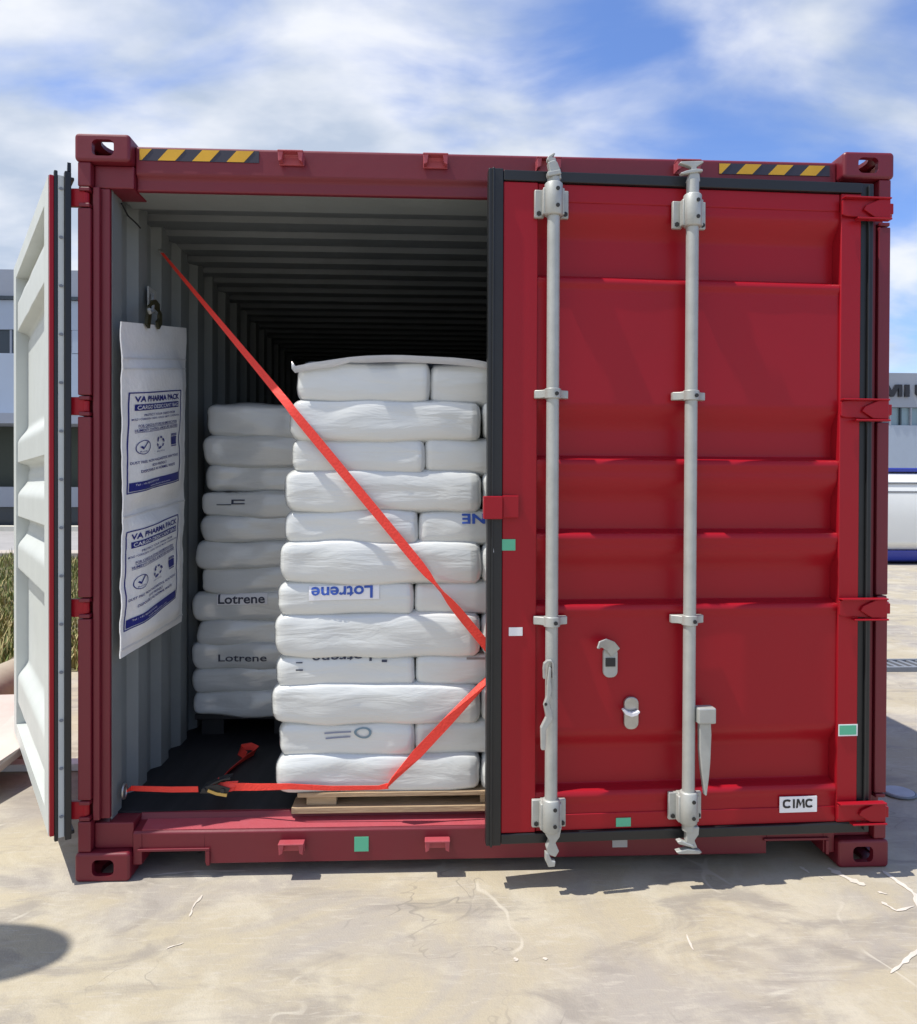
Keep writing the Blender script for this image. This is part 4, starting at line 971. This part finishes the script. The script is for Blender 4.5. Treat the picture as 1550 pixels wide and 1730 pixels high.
def shell(name, k, m):
    g = MB(); nu, nv = 20, 44
    fr = [[g.bm.verts.new(panel_pt(k, i/nu, j/nv)-ob) for i in range(nu+1)] for j in range(nv+1)]
    bk = [[g.bm.verts.new(panel_pt(k, i/nu, j/nv)-ob-Vector((.004+.02*bulge(i/nu, j/nv), 0, 0))) for i in range(nu+1)] for j in range(nv+1)]
    for j in range(nv):
        for i in range(nu):
            g.bm.faces.new((fr[j][i], fr[j][i+1], fr[j+1][i+1], fr[j+1][i])); g.bm.faces.new((bk[j][i], bk[j+1][i], bk[j+1][i+1], bk[j][i+1]))
    for j in range(nv):
        for i in (0, nu): g.bm.faces.new((fr[j][i], fr[j+1][i], bk[j+1][i], bk[j][i]))
    for i in range(nu):
        for j in (0, nv): g.bm.faces.new((fr[j][i], bk[j][i], bk[j][i+1], fr[j][i+1]))
    return g.build(name, m, db, smooth=60)
shell('upper_pouch', 0, M['cloth']); shell('lower_pouch', 1, M['cloth'])
# stitched seams
for k, v_ in ((0, .19), (0, .245), (1, .035), (1, .945)):
    g = MB(); g.ribbon([panel_pt(k, i/24, v_, .0015)-ob for i in range(25)], .006, .002, (0, 0, 1)); g.build('seam', M['seam'], db)
LBL = [[(226.8, 663.3), (303.8, 658.3), (301, 812), (224.3, 836)], [(224.2, 899.4), (299.4, 868.3), (295.2, 1010.2), (221.2, 1068.5)]]
def uv_of(k, p):                                      # invert the bilinear panel map (Newton in the y-z plane)
    a, b, c, d = (C['tl'], C['tr'], C['mr'], C['ml']) if k == 0 else (C['ml'], C['mr'], C['br'], C['bl'])
    u, v = .5, .5
    for _ in range(20):
        q = bilin(a, b, c, d, u, v); du = (b-a).lerp(c-d, v); dv = (d-a).lerp(c-b, u); e = p-q
        det = du.y*dv.z-du.z*dv.y; u += (e.y*dv.z-e.z*dv.y)/det; v += (du.y*e.z-du.z*e.y)/det
    return u, v
for k in range(2):
    q = [bx_(*p_, XB+.025) for p_ in LBL[k]]
    UVc = [uv_of(k, p_) for p_ in q]
    def lab(s, t, off):                               # s right, t down, 0..1 over the printed frame
        p_ = bilin(q[0], q[1], q[2], q[3], s, t)
        u, v = uv_of(k, p_); return panel_pt(k, u, v, off)-ob
    g = MB(); g2 = MB()
    def strip(mb, s0, s1, t0, t1, off, ns=12, nt_=3):
        for i in range(ns):
            for j in range(nt_):
                A_, B_, C_, D_ = s0+(s1-s0)*i/ns, s0+(s1-s0)*(i+1)/ns, t0+(t1-t0)*j/nt_, t0+(t1-t0)*(j+1)/nt_
                mb.face([lab(A_, C_, off), lab(B_, C_, off), lab(B_, D_, off), lab(A_, D_, off)])
    O1, O2 = .0022, .0034
    bw = .016
    strip(g, 0, 1, 0, .012, O1); strip(g, 0, 1, .988, 1, O1); strip(g, 0, bw, .012, .988, O1, 1, 20); strip(g, 1-bw, 1, .012, .988, O1, 1, 20)
    def tx(mb, s_, s0, s1, t0, t1, off, bold=0.0): put_text(mb, s_, lambda u, v: lab(u, t1+(t0-t1)*v, off), s0, s1, 0, 1, bold)
    tx(g, 'VA PHARMA PACK', .07, .95, .040, .100, O1, .03)
    strip(g, .075, .94, .122, .185, O1); tx(g2, 'CARGO DESICCANT BAG', .10, .92, .134, .174, O2, .012)
    tx(g, 'PROTECT YOUR CARGO FROM', .20, .84, .222, .245, O1, .014)
    tx(g, 'MOLD / CORROSION / CAKING / FUNGUS / MILDEW / CONDENSATION', .04, .96, .262, .282, O1, .012)
    tx(g, 'FOR CARGO & STORE DEHUMIDIFICATION', .12, .90, .325, .352, O1, .014); strip(g, .12, .90, .357, .361, O1, 12, 1)
    tx(g, 'HUMIDITY CONTROL & MOISTURE ABSORBER', .08, .93, .370, .397, O1, .014); strip(g, .08, .93, .402, .406, O1, 12, 1)
    # tick in a ring
    cs, ctt, rs_, rt_ = .20, .555, .105, .072
    for i in range(28):
        a0, a1_ = i*.2244, (i+1)*.2244
        f = lambda a_, r_: lab(cs+rs_*r_*math.cos(a_), ctt+rt_*r_*math.sin(a_), O1)
        g.face([f(a0, 1), f(a1_, 1), f(a1_, .9), f(a0, .9)])
    g.face([lab(s_, t_, O1) for s_, t_ in ((.145, .548), (.17, .540), (.19, .556), (.19, .578))]); g.face([lab(s_, t_, O1) for s_, t_ in ((.19, .556), (.245, .502), (.262, .505), (.19, .578))])
    tx(g, 'RoHS', .15, .25, .588, .605, O1)
    # recycling arrows
    cs, ctt = .53, .535
    for i in range(3):
        a = R(-90+120*i)
        def rp(x, y):
            X_, Y_ = x*math.cos(a)-y*math.sin(a), x*math.sin(a)+y*math.cos(a); return lab(cs+X_*.095, ctt+Y_*.066, O1)
        g.face([rp(x, y) for x, y in ((.95, -.25), (.95, .25), (.70, .42), (.62, -.02))]); g.face([rp(x, y) for x, y in ((.30, .45), (.62, .50), (.45, .90), (.10, .80))])
        g.face([rp(x, y) for x, y in ((.10, .80), (.45, .90), (.02, 1.15), (-.10, .70))])
    tx(g, 'RECYCLE', .45, .62, .618, .632, O1)
    strip(g, .80, .92, .50, .585, O1, 4, 4); strip(g, .80, .92, .468, .492, O1, 4, 1); strip(g, .80, .92, .595, .605, O1, 4, 1)
    tx(g2, 'DMF', .82, .90, .474, .487, O2)
    tx(g, 'DUST FREE, NON HAZARDOUS, NON TOXIC', .04, .95, .690, .720, O1, .014); tx(g, 'ECO FRIENDLY', .36, .66, .738, .765, O1, .014); tx(g, 'DISPOSABLE AS NORMAL WASTE', .16, .85, .782, .810, O1, .014)
    strip(g, .03, .97, .895, .980, O1, 14, 4)
    tx(g2, 'Tel : +91 98XXXXXXXX', .10, .52, .912, .930, O2); tx(g2, 'www.desiccant.com', .32, .74, .948, .964, O2)
    pr_ = g.build('printed_frame', M['navy'], db); g2.build('reversed_lettering', M['paper'], db)
# black loop on the bag and the steel hook on the wall
g = MB()
lp = [(249, 551), (251, 536), (253, 522), (257, 514), (262, 513), (267, 519), (270, 532), (270, 543), (266, 550)]
g.ribbon([bx_(px, py, XB+.012)-ob for px, py in lp], .030, .010, [(0, 1, .0), (0, 1, .1), (0, 1, .3), (0, .6, 1), (0, 0, 1), (0, -.6, 1), (0, -1, .2), (0, -1, 0), (0, -1, -.2)]); g.build('loop', mat('olive_black', (.03, .028, .008), .6), db)
hk_ = tag(empty('wall_hook', tuple(bx_(258, 500))), 'small steel plate hook on the left wall above the hanging bag', 'hook')
oh = hk_.location
a_, b_ = bx_(250.5, 483, XB-.03), bx_(265, 530, XB-.03)
g = MB(); g.box(a_.x-.004-oh.x, a_.x+.002-oh.x, a_.y-oh.y, b_.y-oh.y, b_.z-oh.z, a_.z-oh.z); g.build('plate', M['steel'], hk_, bevel=.001)
g = MB(); g.tube([bx_(px, py, XB+dx)-oh for px, py, dx in ((258, 498, -.02), (258, 506, .0), (258, 518, .014), (257, 526, .022), (253, 528, .026), (252, 522, .028))], .0065, 10); g.build('wire', M['steel'], hk_, smooth=60)

# cleanup of helper-only datablocks is not needed: no cutter or text object stays linked
bpy.context.view_layer.update()
